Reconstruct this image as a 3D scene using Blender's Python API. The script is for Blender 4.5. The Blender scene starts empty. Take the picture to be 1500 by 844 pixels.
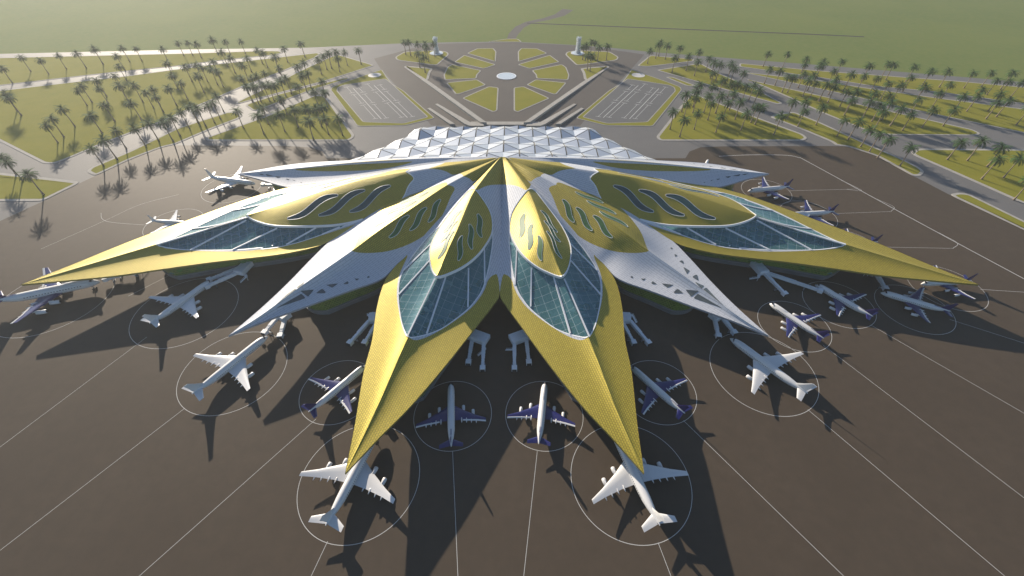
import bpy, bmesh, math, random
import numpy as np
from mathutils import Vector, Matrix

random.seed(7); np.random.seed(7)
R = math.radians
scn = bpy.context.scene
COL = scn.collection

# ------------------------------------------------------------------ survey
# world: x = 0 is the terminal's axis of symmetry, +y away from the viewer, metres
CAM = np.array([11.0, 0.0, 300.0]); FPX = 640.0; PITCH = R(44.0)
def at(px, py, z=0.0):
    """world point at height z that the surveyed photo point belongs to"""
    x = (px-750)/FPX; y = (422-py)/FPX
    d = np.array([x, math.cos(PITCH)+y*math.sin(PITCH), -math.sin(PITCH)+y*math.cos(PITCH)])
    return CAM + d*((z-CAM[2])/d[2])
def project(w):
    w = np.asarray(w, float)-CAM
    zc = w[..., 1]*math.cos(PITCH)-w[..., 2]*math.sin(PITCH)
    yc = w[..., 1]*math.sin(PITCH)+w[..., 2]*math.cos(PITCH)
    return np.stack([750+FPX*w[..., 0]/zc, 422-FPX*yc/zc], -1)
def ground(poly, z=0.0): return [tuple(at(a, b, z)[:2]) for a, b in poly]
def mirrored(poly): return [(-x, y) for x, y in poly][::-1]

# ------------------------------------------------------------------ objects
def tag(o, label=None, cat=None, group=None, kind=None):
    if label: o['label'] = label
    if cat: o['category'] = cat
    if group: o['group'] = group
    if kind: o['kind'] = kind
    return o
def empty(name, loc=(0, 0, 0), rz=0.0):
    o = bpy.data.objects.new(name, None); COL.objects.link(o)
    o.location = loc; o.rotation_euler = (0, 0, rz); o.empty_display_size = 2
    return o
def mesh_obj(name, verts, faces, mats, parent=None, fmat=None, smooth=False, uvs=None, weld=0.0, autosmooth=None):
    me = bpy.data.meshes.new(name)
    me.from_pydata([tuple(map(float, v)) for v in verts], [], [tuple(f) for f in faces])
    if not isinstance(mats, (list, tuple)): mats = [mats]
    for m in mats: me.materials.append(m)
    if fmat is not None: me.polygons.foreach_set('material_index', np.array(fmat, dtype=np.int32))
    if uvs is not None:
        l = me.uv_layers.new(name='UVMap')
        vi = np.zeros(len(me.loops), dtype=np.int32); me.loops.foreach_get('vertex_index', vi)
        l.data.foreach_set('uv', np.asarray(uvs, float)[vi].ravel())
    if weld:
        bm = bmesh.new(); bm.from_mesh(me)
        bmesh.ops.remove_doubles(bm, verts=bm.verts, dist=weld); bm.to_mesh(me); bm.free()
    if smooth: me.polygons.foreach_set('use_smooth', [True]*len(me.polygons))
    if autosmooth: me.set_sharp_from_angle(angle=R(autosmooth))
    me.update()
    o = bpy.data.objects.new(name, me); COL.objects.link(o)
    if parent: o.parent = parent
    return o
class MB:
    """collects shapes into one mesh"""
    def __init__(s): s.v = []; s.f = []; s.m = []
    def add(s, v, f, m=0):
        n = len(s.v); s.v += [tuple(p) for p in v]; s.f += [tuple(i+n for i in q) for q in f]; s.m += [m]*len(f)
    def box(s, c, size, rz=0.0, m=0):
        hx, hy, hz = size[0]/2, size[1]/2, size[2]/2; ca, sa = math.cos(rz), math.sin(rz); v = []
        for z in (-hz, hz):
            for x, y in ((-hx, -hy), (hx, -hy), (hx, hy), (-hx, hy)):
                v.append((c[0]+x*ca-y*sa, c[1]+x*sa+y*ca, c[2]+z))
        s.add(v, [(3, 2, 1, 0), (4, 5, 6, 7), (0, 1, 5, 4), (1, 2, 6, 5), (2, 3, 7, 6), (3, 0, 4, 7)], m)
    def bar(s, a, b, w, h, m=0, up=(0, 0, 1)):
        a = Vector(a); b = Vector(b); d = (b-a)
        if d.length < 1e-6: return
        d.normalize(); n = d.cross(Vector(up))
        if n.length < 1e-4: n = d.cross(Vector((1, 0, 0)))
        n.normalize(); u = n.cross(d); v = []
        for p in (a, b):
            for q, t in ((-1, -1), (1, -1), (1, 1), (-1, 1)): v.append(p+n*(q*w/2)+u*(t*h/2))
        s.add(v, [(3, 2, 1, 0), (4, 5, 6, 7), (0, 1, 5, 4), (1, 2, 6, 5), (2, 3, 7, 6), (3, 0, 4, 7)], m)
    def tube(s, a, b, ra, rb, n=10, m=0, caps=True):
        a = Vector(a); b = Vector(b); d = (b-a).normalized()
        e = d.cross(Vector((0, 0, 1)))
        if e.length < 1e-4: e = Vector((1, 0, 0))
        e.normalize(); g = d.cross(e); v = []
        for p, r in ((a, ra), (b, rb)):
            for k in range(n):
                t = 2*math.pi*k/n; v.append(p+e*(r*math.cos(t))+g*(r*math.sin(t)))
        f = [(k, (k+1) % n, n+(k+1) % n, n+k) for k in range(n)]
        if caps: f += [tuple(range(n-1, -1, -1)), tuple(range(n, 2*n))]
        s.add(v, f, m)
    def prism(s, poly, z0, z1, m=0, mside=None):
        n = len(poly)
        if area(poly) < 0: poly = poly[::-1]
        v = [(x, y, z0) for x, y in poly]+[(x, y, z1) for x, y in poly]
        s.add(v, [tuple(range(n, 2*n))], m)
        s.add(v, [(k, (k+1) % n, n+(k+1) % n, n+k) for k in range(n)], m if mside is None else mside)
    def loft(s, rings, m=0, cap0=True, cap1=True):
        n = len(rings[0]); v = [p for r in rings for p in r]; f = []
        for i in range(len(rings)-1):
            for k in range(n):
                f.append((i*n+k, i*n+(k+1) % n, (i+1)*n+(k+1) % n, (i+1)*n+k))
        if cap0: f.append(tuple(range(n-1, -1, -1)))
        if cap1: f.append(tuple(range((len(rings)-1)*n, len(rings)*n)))
        s.add(v, f, m)
    def build(s, name, mats, parent=None, smooth=False, autosmooth=None):
        return mesh_obj(name, s.v, s.f, mats, parent, s.m, smooth, autosmooth=autosmooth)
def area(p): return 0.5*sum(p[i][0]*p[(i+1) % len(p)][1]-p[(i+1) % len(p)][0]*p[i][1] for i in range(len(p)))
def chaikin(p, n=2, r=0.25):
    for _ in range(n):
        q = []
        for i in range(len(p)):
            a, b = p[i], p[(i+1) % len(p)]
            q += [(a[0]+(b[0]-a[0])*r, a[1]+(b[1]-a[1])*r), (b[0]-(b[0]-a[0])*r, b[1]-(b[1]-a[1])*r)]
        p = q
    return p
def round_corners(p, d=5.0):
    q = []
    for i in range(len(p)):
        a, b, c = Vector(p[i-1]), Vector(p[i]), Vector(p[(i+1) % len(p)])
        da, dc = (a-b), (c-b); k = min(d, da.length*.4, dc.length*.4)
        s = b+da.normalized()*k; e = b+dc.normalized()*k
        for t in (0, .33, .67, 1): q.append(tuple(s*(1-t)**2+b*2*t*(1-t)+e*t*t))
    return q
def inset(p, d):
    if area(p) < 0: p = p[::-1]
    n = len(p); out = []
    for i in range(n):
        a, b, c = Vector(p[i-1]), Vector(p[i]), Vector(p[(i+1) % n])
        e1 = (b-a); e2 = (c-b)
        if e1.length < 1e-5 or e2.length < 1e-5: continue
        e1.normalize(); e2.normalize()
        n1 = Vector((-e1.y, e1.x)); n2 = Vector((-e2.y, e2.x)); m = n1+n2
        if m.length < .3: m = n1.copy()
        m.normalize(); k = d/max(.5, m.dot(n1)); out.append(tuple(b+m*k))
    return out
def spline(pts, n, closed=False):
    p = np.asarray(pts, float); P = np.vstack([2*p[0]-p[1], p, 2*p[-1]-p[-2]]); out = []
    for i in range(1, len(P)-2):
        for t in np.linspace(0, 1, n, endpoint=False):
            a, b, c, d = P[i-1], P[i], P[i+1], P[i+2]
            out.append(.5*((2*b)+(c-a)*t+(2*a-5*b+4*c-d)*t*t+(-a+3*b-3*c+d)*t**3))
    out.append(p[-1]); return np.array(out)
def resample(p, n):
    s = np.concatenate([[0], np.cumsum(np.linalg.norm(np.diff(p, axis=0), axis=1))]); s /= s[-1]
    t = np.linspace(0, 1, n); return np.stack([np.interp(t, s, p[:, k]) for k in range(p.shape[1])], 1)
def inside(pt, poly):
    x, y = pt; c = False; n = len(poly)
    for i in range(n):
        (x1, y1), (x2, y2) = poly[i], poly[i-1]
        if (y1 > y) != (y2 > y) and x < (x2-x1)*(y-y1)/(y2-y1)+x1: c = not c
    return c

# ------------------------------------------------------------------ materials
MATS = {}
def mat(name, color, rough=.6, metal=0.0, spec=.5, noise=None, scale=1.0, detail=3, bump=0.0, bscale=20.0, coat=0.0):
    m = bpy.data.materials.new(name); m.use_nodes = True; nt = m.node_tree; b = nt.nodes['Principled BSDF']
    b.inputs['Base Color'].default_value = (*color, 1); b.inputs['Roughness'].default_value = rough
    b.inputs['Metallic'].default_value = metal; b.inputs['Specular IOR Level'].default_value = spec
    if coat: b.inputs['Coat Weight'].default_value = coat; b.inputs['Coat Roughness'].default_value = .1
    g = nt.nodes.new('ShaderNodeNewGeometry')
    if noise:
        n1 = nt.nodes.new('ShaderNodeTexNoise'); n1.inputs['Scale'].default_value = scale; n1.inputs['Detail'].default_value = detail
        nt.links.new(g.outputs['Position'], n1.inputs['Vector'])
        r = nt.nodes.new('ShaderNodeValToRGB'); r.color_ramp.elements[0].position = .3; r.color_ramp.elements[1].position = .7
        r.color_ramp.elements[0].color = (*color, 1); r.color_ramp.elements[1].color = (*noise, 1)
        nt.links.new(n1.outputs['Fac'], r.inputs['Fac']); nt.links.new(r.outputs['Color'], b.inputs['Base Color'])
    if bump:
        n2 = nt.nodes.new('ShaderNodeTexNoise'); n2.inputs['Scale'].default_value = bscale
        nt.links.new(g.outputs['Position'], n2.inputs['Vector'])
        bp = nt.nodes.new('ShaderNodeBump'); bp.inputs['Strength'].default_value = bump; bp.inputs['Distance'].default_value = .2
        nt.links.new(n2.outputs['Fac'], bp.inputs['Height']); nt.links.new(bp.outputs['Normal'], b.inputs['Normal'])
    MATS[name] = m; return m
def mixed_noise(name, c0, c1, c2, s1, s2, rough=.6, spec=.5):
    """two noise scales over a base colour: large patches and fine wear"""
    m = mat(name, c0, rough, spec=spec); nt = m.node_tree; b = nt.nodes['Principled BSDF']
    g = nt.nodes.new('ShaderNodeNewGeometry')
    def noise(s, d):
        n = nt.nodes.new('ShaderNodeTexNoise'); n.inputs['Scale'].default_value = s; n.inputs['Detail'].default_value = d
        n.inputs['Roughness'].default_value = .6
        nt.links.new(g.outputs['Position'], n.inputs['Vector'])
        k = nt.nodes.new('ShaderNodeMapRange'); k.inputs[1].default_value = .35; k.inputs[2].default_value = .65
        nt.links.new(n.outputs['Fac'], k.inputs[0]); return k.outputs[0]
    def mix(a, col, fac, amount=1.0):
        x = nt.nodes.new('ShaderNodeMix'); x.data_type = 'RGBA'
        mu = nt.nodes.new('ShaderNodeMath'); mu.operation = 'MULTIPLY'; mu.inputs[1].default_value = amount
        nt.links.new(fac, mu.inputs[0]); nt.links.new(mu.outputs[0], x.inputs[0])
        if isinstance(a, tuple): x.inputs[6].default_value = (*a, 1)
        else: nt.links.new(a, x.inputs[6])
        x.inputs[7].default_value = (*col, 1); return x.outputs[2]
    c = mix(c0, c1, noise(s1, 5)); c = mix(c, c2, noise(s2, 6), .6)
    nt.links.new(c, b.inputs['Base Color']); return m
def tiles(name, color, joint, w, h, jw, rough, metal, bump=.4, offset=.5, tint=.86, spec=.5):
    """panelled cladding, measured in metres through the UV map"""
    m = mat(name, color, rough, metal, spec); nt = m.node_tree; b = nt.nodes['Principled BSDF']
    uv = nt.nodes.new('ShaderNodeTexCoord'); br = nt.nodes.new('ShaderNodeTexBrick')
    br.offset = offset; br.inputs['Scale'].default_value = 1; br.inputs['Mortar Size'].default_value = jw
    br.inputs['Brick Width'].default_value = w; br.inputs['Row Height'].default_value = h; br.inputs['Mortar Smooth'].default_value = .3
    br.inputs['Color1'].default_value = (*color, 1); br.inputs['Color2'].default_value = (*[c*tint for c in color], 1)
    br.inputs['Mortar'].default_value = (*joint, 1)
    nt.links.new(uv.outputs['UV'], br.inputs['Vector']); nt.links.new(br.outputs['Color'], b.inputs['Base Color'])
    bp = nt.nodes.new('ShaderNodeBump'); bp.inputs['Strength'].default_value = bump; bp.inputs['Distance'].default_value = .15; bp.invert = True
    nt.links.new(br.outputs['Fac'], bp.inputs['Height']); nt.links.new(bp.outputs['Normal'], b.inputs['Normal'])
    return m
def glass(name, tint, through, grid=None, rough=.04):
    m = mat(name, tint, rough); nt = m.node_tree; out = nt.nodes['Material Output']; b = nt.nodes['Principled BSDF']
    b.inputs['Specular IOR Level'].default_value = .9
    t = nt.nodes.new('ShaderNodeBsdfTransparent'); t.inputs['Color'].default_value = (*through, 1)
    mx = nt.nodes.new('ShaderNodeMixShader'); fr = nt.nodes.new('ShaderNodeFresnel'); fr.inputs['IOR'].default_value = 1.6
    ad = nt.nodes.new('ShaderNodeMath'); ad.operation = 'ADD'; ad.inputs[1].default_value = .06
    nt.links.new(fr.outputs[0], ad.inputs[0])
    gl = nt.nodes.new('ShaderNodeBsdfGlossy'); gl.inputs['Roughness'].default_value = rough; gl.inputs['Color'].default_value = (.72, .88, 1, 1)
    nt.links.new(ad.outputs[0], mx.inputs[0]); nt.links.new(t.outputs[0], mx.inputs[1]); nt.links.new(gl.outputs[0], mx.inputs[2])
    df = nt.nodes.new('ShaderNodeBsdfDiffuse'); df.inputs['Color'].default_value = (*tint, 1)
    m0 = nt.nodes.new('ShaderNodeMixShader'); m0.inputs[0].default_value = .27
    nt.links.new(mx.outputs[0], m0.inputs[1]); nt.links.new(df.outputs[0], m0.inputs[2])
    last = mx = m0
    if grid:
        uv = nt.nodes.new('ShaderNodeTexCoord'); br = nt.nodes.new('ShaderNodeTexBrick'); br.offset = 0
        br.inputs['Scale'].default_value = 1; br.inputs['Brick Width'].default_value = grid[0]; br.inputs['Row Height'].default_value = grid[1]
        br.inputs['Mortar Size'].default_value = grid[2]; br.inputs['Mortar Smooth'].default_value = 0
        nt.links.new(uv.outputs['UV'], br.inputs['Vector'])
        b.inputs['Base Color'].default_value = (.52, .62, .64, 1)
        m2 = nt.nodes.new('ShaderNodeMixShader'); nt.links.new(br.outputs['Fac'], m2.inputs[0])
        nt.links.new(mx.outputs[0], m2.inputs[1]); nt.links.new(b.outputs[0], m2.inputs[2]); last = m2
    nt.links.new(last.outputs[0], out.inputs['Surface']); return m

M_GOLD = tiles('gold_tiles', (.51, .41, .062), (.16, .125, .02), 2.0, 1.6, .16, .48, .35, spec=.3)
M_SILVER = tiles('silver_panels', (.58, .60, .64), (.32, .34, .38), 9.0, 2.0, .16, .60, .05, bump=.3, tint=.97, spec=.12)
M_WHITEFRAME = mat('white_frame', (.80, .81, .82), .35)
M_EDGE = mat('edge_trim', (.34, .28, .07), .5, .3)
M_SOFFIT = mat('soffit_grey', (.12, .115, .10), .7, noise=(.16, .15, .13), scale=.2)
M_GLASS = glass('skylight_glass', (.17, .41, .42), (.70, .95, .92), (8.0, 8.0, .075))
M_SLIT_GREEN = mat('slit_glass_green', (.05, .125, .045), .5, spec=.2, noise=(.075, .17, .06), scale=.15)
M_SLIT_DARK = mat('slit_glass_dark', (.025, .065, .07), .2, spec=.5, noise=(.04, .09, .09), scale=.1)
M_VENT = mat('vent_dark_glass', (.07, .085, .095), .2, spec=.6, noise=(.11, .13, .13), scale=.3)
M_APRON = mixed_noise('apron_asphalt', (.079, .061, .045), (.089, .069, .051), (.071, .056, .042), .012, .12, .68, .08)
M_ROAD = mixed_noise('road_asphalt', (.160, .156, .154), (.180, .175, .170), (.136, .134, .133), .02, .5, .68, .09)
M_PLAZA = mixed_noise('forecourt_asphalt', (.115, .103, .092), (.128, .114, .101), (.100, .090, .082), .02, .5, .72, .07)
M_KERB = mat('kerb_concrete', (.34, .325, .295), .85, noise=(.41, .39, .355), scale=.15, spec=.08)
M_GRASS = mixed_noise('mown_grass', (.220, .212, .028), (.185, .192, .024), (.250, .226, .036), .03, .7, .95, .03)
M_FIELD = mixed_noise('open_field', (.150, .190, .050), (.120, .168, .045), (.172, .190, .058), .004, .08, .95, .03)
M_LINE = mat('white_paint', (.60, .60, .58), .7, spec=.1)
M_TRACK = mixed_noise('far_track', (.05, .046, .045), (.06, .055, .052), (.045, .042, .04), .02, .3, .9, .05)
M_LOT = mixed_noise('car_park_asphalt', (.135, .136, .138), (.150, .150, .150), (.120, .122, .124), .03, .6, .7, .08)
M_PLANEWHITE = mat('aircraft_white', (.68, .675, .665), .35, coat=.2)
M_PURPLE = mat('aircraft_purple', (.020, .021, .12), .3, coat=.4)
M_NAVY = mat('aircraft_navy', (.03, .022, .11), .3, coat=.4)
M_DARK = mat('dark_rubber', (.025, .025, .028), .6)
M_COCKPIT = mat('cockpit_glass', (.02, .025, .035), .1, spec=.8)
M_BRIDGE = mat('bridge_panels', (.72, .74, .77), .5, .0, noise=(.80, .81, .82), scale=.6)
M_BRIDGEGREY = mat('bridge_steel', (.25, .27, .30), .5, .4)
M_TRUNK = mat('palm_bark', (.20, .155, .105), .9, noise=(.27, .21, .15), scale=2.2, bump=.6, bscale=3)
M_FROND = mat('palm_frond', (.036, .080, .026), .9, noise=(.065, .122, .040), scale=.35, spec=.05)
M_FRONDDRY = mat('palm_frond_dry', (.09, .075, .035), .9, spec=.05)
M_WATER = mat('fountain_pool', (.55, .62, .66), .15, noise=(.62, .68, .72), scale=.3)
M_STONE = mat('pale_stone', (.52, .50, .47), .6, noise=(.60, .58, .55), scale=.3)

def facade_material():
    m = tiles('facade_lattice', (.10, .19, .02), (.25, .30, .07), 3.0, 2.2, .22, .3, 0, bump=.2, tint=.55, spec=.6)
    return m
M_FACADE = facade_material()
M_BASE = mat('facade_base', (.14, .15, .16), .4, noise=(.20, .21, .22), scale=.08)
def interior_material():
    m = mixed_noise('concourse_floor', (.10, .26, .33), (.16, .34, .38), (.36, .48, .50), .035, .12, .5)
    return m
M_INTERIOR = interior_material()
M_INTGREEN = mat('indoor_planting', (.05, .20, .03), .8, noise=(.09, .20, .05), scale=.3)
M_SPRAY = bpy.data.materials.new('fountain_spray'); M_SPRAY.use_nodes = True
_nt = M_SPRAY.node_tree; _b = _nt.nodes['Principled BSDF']; _b.inputs['Base Color'].default_value = (.85, .9, .95, 1); _b.inputs['Roughness'].default_value = .6
_t = _nt.nodes.new('ShaderNodeBsdfTransparent'); _mx = _nt.nodes.new('ShaderNodeMixShader'); _n = _nt.nodes.new('ShaderNodeTexNoise')
_n.inputs['Scale'].default_value = .8; _g = _nt.nodes.new('ShaderNodeNewGeometry'); _nt.links.new(_g.outputs['Position'], _n.inputs['Vector'])
_k = _nt.nodes.new('ShaderNodeMapRange'); _k.inputs[1].default_value = .35; _k.inputs[2].default_value = .6; _k.inputs[3].default_value = .08; _k.inputs[4].default_value = .6
_nt.links.new(_n.outputs['Fac'], _k.inputs[0]); _nt.links.new(_k.outputs[0], _mx.inputs[0])
_nt.links.new(_t.outputs[0], _mx.inputs[1]); _nt.links.new(_b.outputs[0], _mx.inputs[2]); _nt.links.new(_mx.outputs[0], _nt.nodes['Material Output'].inputs['Surface'])

# ------------------------------------------------------------------ ground, roads, lawns
def sheet(name, poly, z, m):
    if area(poly) < 0: poly = poly[::-1]
    o = mesh_obj(name, [(x, y, z) for x, y in poly], [tuple(range(len(poly)))], m); return tag(o, kind='structure')
FAR = 4200.0
sheet('ground', [(-FAR, -900), (FAR, -900), (FAR, FAR), (-FAR, FAR)], 0.0, M_FIELD)
outer = [(-420, 87), (0, 79), (280, 72.5), (450, 70), (582, 64), (660, 62), (750, 61), (840, 66), (894, 70), (950, 76), (1051, 84), (1200, 95.5), (1321, 105.5), (1500, 120.5), (1900, 156)]
road = ground(outer)
road = [(road[0][0]-200, -700)]+road+[(road[-1][0]+200, -700)]
sheet('road', road, .03, M_ROAD)
apron = ground([(-150, 395), (0, 324), (61, 296), (119, 267.5), (139, 258), (190, 234), (237, 216), (256, 213), (420, 214), (455, 216), (472, 222), (478, 232)])
apron += ground([(1004, 232), (1010, 222), (1026, 216), (1060, 214.5), (1220, 214), (1242, 215), (1285, 229), (1337, 258), (1344, 261), (1392, 286), (1500, 337), (1640, 405)])
apron = [(apron[0][0]-60, -600)]+apron+[(apron[-1][0]+60, -600)]
sheet('apron', apron, .06, M_APRON)
plaza = ground([(628, 64.5), (750, 62), (858, 67.5), (944, 80), (925, 101), (870, 160), (850, 184), (632, 184), (612, 162), (557, 100), (548, 86)])
sheet('forecourt', plaza, .05, M_PLAZA)

LAWNS = []      # (description, outline)
def lawn(px, desc=None, kerb=4.2, corner=7.0, mirror=False, world=None):
    p = world or ground(px)
    for side in ((0, 1) if mirror else (0,)):
        q = mirrored(p) if side else p
        if area(q) < 0: q = q[::-1]
        q = round_corners(q, corner)
        mb = MB(); mb.prism(q, 0.0, .45, 0)
        tag(mb.build('kerb', M_KERB), kind='structure')
        g = inset(q, kerb)
        if area(g) > 20:
            mb = MB(); mb.prism(g, .44, .52, 0); tag(mb.build('lawn', M_GRASS), kind='structure')
        if desc: LAWNS.append((desc[side] if isinstance(desc, tuple) else desc, q))
# right hand lawns
lawn([(961, 201), (967, 206.5), (1176, 206.5), (1183, 203), (1176, 197), (1105, 171), (1020, 139), (1010, 139)], 'date palm in the dense grove on the triangular lawn right of the terminal roof')
lawn([(1128, 172), (1175, 190), (1220, 209), (1224, 213), (1242, 215), (1285, 229), (1337, 258), (1349, 258), (1354, 252), (1347, 246), (1319, 232), (1272, 212), (1200, 179), (1162, 164), (1134, 168)], 'date palm on the narrow lawn strip along the right edge of the dark apron')
lawn([(933, 97), (952, 81.5), (1017, 87), (1016, 90), (950, 98)], 'small far palm on the wedge lawn behind the right car park', kerb=3)
lawn([(961, 103), (1018, 94), (1028, 94), (1055, 108.5), (1111, 132.5), (1147, 152), (1139, 153), (1040, 125.5)], 'palm on the long pointed lawn between the right car park road and the diagonal road', kerb=3.5)
lawn([(974, 113), (985, 113), (1020, 126), (1008, 127)], None, kerb=3)
lawn([(1083, 93), (1200, 104), (1321, 113), (1401, 119), (1500, 128), (1900, 165), (1900, 198), (1500, 152.5), (1371, 135), (1281, 127), (1200, 114), (1083, 98)], 'palm in the farthest right row beside the outer road', kerb=3)
lawn([(1095, 106.5), (1200, 118.5), (1281, 131), (1371, 143.5), (1500, 160), (1800, 203), (1800, 262), (1500, 195), (1393, 173), (1341, 162), (1200, 130.5), (1095, 108)], 'palm on the middle right lawn between the two thin grey roads', kerb=3)
lawn([(1092, 116), (1200, 140), (1281, 158), (1424, 190), (1437, 196), (1430, 199), (1309, 198), (1290, 197), (1268, 191), (1208, 167), (1160, 145), (1119, 127)], 'palm on the long leaf shaped lawn above the right junction', kerb=3.5)
lawn([(1334, 224), (1340, 219), (1348, 218), (1500, 219), (1800, 221), (1800, 455), (1500, 299), (1393, 251.5), (1341, 229)], 'large near palm on the lawn at the right edge below the junction', kerb=5)
lawn([(1392, 285), (1402, 282.5), (1418, 284), (1500, 324), (1640, 394), (1640, 406), (1500, 337), (1400, 290)], None, kerb=4)
# left hand lawns
lawn([(-350, 94), (0, 85), (280, 78.5), (381, 75), (409, 75), (415, 77), (407, 80), (313, 90), (260, 97), (152, 108), (0, 125.5), (-350, 165)], 'hazy palm in the farthest left row between the outer road and the pale track', kerb=3)
lawn([(-110, 152), (0, 133), (76, 124), (190, 111), (265, 101), (315, 94.5), (409, 84), (465, 77.5), (470, 79), (462, 85), (409, 107), (354, 128), (322, 142), (260, 168), (227, 182), (152, 210), (106, 230), (80, 240), (64, 240), (0, 207.5)], 'slender palm scattered over the broad left lawn', kerb=4)
lawn([(345, 151), (362, 142), (409, 120), (435, 106), (484, 83.5), (497, 80.5), (549, 96), (477, 119), (400, 139), (348, 152.5)], 'palm on the curved lawn left of the left car park', kerb=3.5)
lawn([(359, 154.5), (370, 150), (409, 138), (511, 113), (512, 115.5), (452, 134), (376, 162.5), (370, 162)], 'palm on the thin median between the two left roads', kerb=3)
lawn([(300, 203), (304, 206.5), (510, 206.5), (518, 202), (519, 198), (480, 144), (474, 140), (460, 140), (388, 171), (305, 201)], 'palm in the dense grove on the triangular lawn left of the terminal roof')
lawn([(127, 252), (139, 258), (190, 234), (237, 216), (256, 212), (310, 189), (350, 174), (355, 170), (348, 165), (335, 164), (260, 188), (190, 222), (133, 246)], 'palm on the narrow lawn strip along the left edge of the apron')
lawn([(-300, 232), (0, 253.5), (83, 262.5), (119, 267), (62, 295), (-300, 296)], 'large near palm on the lawn at the left edge beside the apron', kerb=5)

# forecourt islands (surveyed on the right, mirrored)
def e5(pts): return [(730+a/5.273, 40+b/5.273) for a, b in pts]
for isl in ([(150, 190), (175, 163), (300, 165), (378, 202), (152, 268)], [(148, 290), (398, 216), (472, 270), (240, 322)],
            [(258, 335), (490, 288), (525, 310), (549, 370), (540, 408), (293, 397), (288, 368)], [(216, 446), (288, 405), (527, 430), (450, 517), (425, 519)],
            [(118, 468), (195, 458), (397, 550), (150, 657), (118, 645)]):
    lawn(e5(isl), None, kerb=2.4, corner=5, mirror=True)
lawn([(714, 61.5), (744, 57), (758, 57), (765, 62)], None, kerb=2.4)
lawn(e5([(515, 212), (530, 190), (640, 180), (860, 190), (932, 232), (916, 256), (605, 297)]), ('palm on the rounded island of the right fountain', 'palm on the rounded island of the left fountain'), kerb=3, corner=10, mirror=True)
lawn(e5([(635, 322), (660, 316), (852, 300), (700, 425), (662, 400), (652, 352)]), ('palm on the small triangle below the right fountain', 'palm on the small triangle below the left fountain'), kerb=5, corner=4, mirror=True)
# car parks: hedge border with an asphalt lot on it
def d4(pts): return [(800+a/4.963, 40+b/4.963) for a, b in pts]
border = d4([(215, 662), (430, 716), (776, 722), (987, 456), (975, 435), (890, 402), (620, 308), (580, 365), (540, 412), (455, 462)])
lot = d4([(262, 655), (440, 702), (738, 692), (942, 465), (935, 440), (898, 422), (590, 375), (540, 412), (475, 470)])
lawn(border, None, kerb=1.6, corner=6, mirror=True)
for side in (0, 1):
    p = ground(lot); p = mirrored(p) if side else p
    q = round_corners(p, 5)
    mb = MB(); mb.prism(q, .4, .60); tag(mb.build('kerb', M_KERB), kind='structure')
    mb = MB(); mb.prism(inset(q, 1.6), .59, .66); tag(mb.build('car_park', M_LOT), kind='structure')
    # bay markings
    mb = MB()
    def stripe(a, b, w, z=.70):
        a = np.array(ground([a])[0]); b = np.array(ground([b])[0])
        if side: a[0] *= -1; b[0] *= -1
        d = b-a; d /= np.linalg.norm(d); n = np.array([-d[1], d[0]])*w/2
        v = [(*(a-n), z), (*(b-n), z), (*(b+n), z), (*(a+n), z)]
        mb.add(v if not side else v, [(0, 1, 2, 3)])
    def D(a, b): return (800+a/4.963, 40+b/4.963)
    for (x0, y0, x1, y1) in ((415, 660, 670, 425), (605, 670, 820, 447)):
        stripe(D(x0, y0), D(x1, y1), .9)
        for off, segs in ((-42, ((.02, .46), (.52, .80), (.86, 1.0))), (42, ((.0, .44), (.50, .78), (.84, 1.03)))):
            for s0, s1 in segs:
                a = (x0+(x1-x0)*s0+off, y0+(y1-y0)*s0-3); b = (x0+(x1-x0)*s1+off, y0+(y1-y0)*s1-3)
                stripe(D(*a), D(*b), .55)
                for q2 in (a, b): stripe(D(q2[0]-19, q2[1]-3), D(q2[0]+19, q2[1]+3), .8, .704)
    tag(mb.build('parking_marking', M_LINE), kind='structure')
    # paved disc on the planted corner
    c = ground([(935, 110.5)])[0]; cx = -c[0] if side else c[0]
    mb = MB(); mb.prism([(cx+13*math.cos(t), c[1]+13*math.sin(t)) for t in np.linspace(0, 2*math.pi, 33)[:-1]], .5, .60)
    tag(mb.build('path', M_STONE), kind='structure')

# ramp walls and raised walks beside the forecourt
def wedge(px, h0, h1, y0, y1, name='ramp_wall', side=0):
    p = ground(px); p = mirrored(p) if side else p
    if area(p) < 0: p = p[::-1]
    n = len(p); hh = [h0+(h1-h0)*min(1, max(0, (y0-y)/(y0-y1))) for x, y in p]
    v = [(x, y, 0) for x, y in p]+[(x, y, h) for (x, y), h in zip(p, hh)]
    f = [tuple(range(n, 2*n))]+[(k, (k+1) % n, n+(k+1) % n, n+k) for k in range(n)]
    return mesh_obj(name, v, f, M_KERB)
SIDEWORD = ('right', 'left')
for side in (0, 1):
    w = SIDEWORD[side]
    o = wedge(e5([(835, 312), (850, 303), (858, 308), (245, 752), (195, 756), (640, 435)]), .5, 4.5, 960, 690, 'ramp_wall', side)
    tag(o, 'long sloping pale retaining wall running from the %s fountain triangle down to the terminal' % w, 'retaining wall', 'forecourt ramp walls')
    o = wedge(e5([(583, 594), (603, 598), (365, 758), (325, 775), (215, 775), (220, 760), (318, 748)]), 1.0, 3.0, 760, 680, 'ramp_wall', side)
    tag(o, 'short hooked pale lane divider beside the %s ramp wall' % w, 'retaining wall', 'forecourt ramp walls')
    o = wedge(e5([(640, 628), (660, 634), (480, 760), (440, 760)]), 1.5, 3.5, 750, 670, 'ramp_wall', side)
    tag(o, 'short straight pale wall between the %s lane and the car park corner' % w, 'retaining wall', 'forecourt ramp walls')
tag(wedge([(690, 179.5), (790, 179.5), (792, 184), (688, 184)], 1.5, 1.5, 760, 670, 'forecourt_edge'), 'low pale edge strip between the forecourt and the faceted roof', 'kerb wall')

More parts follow.
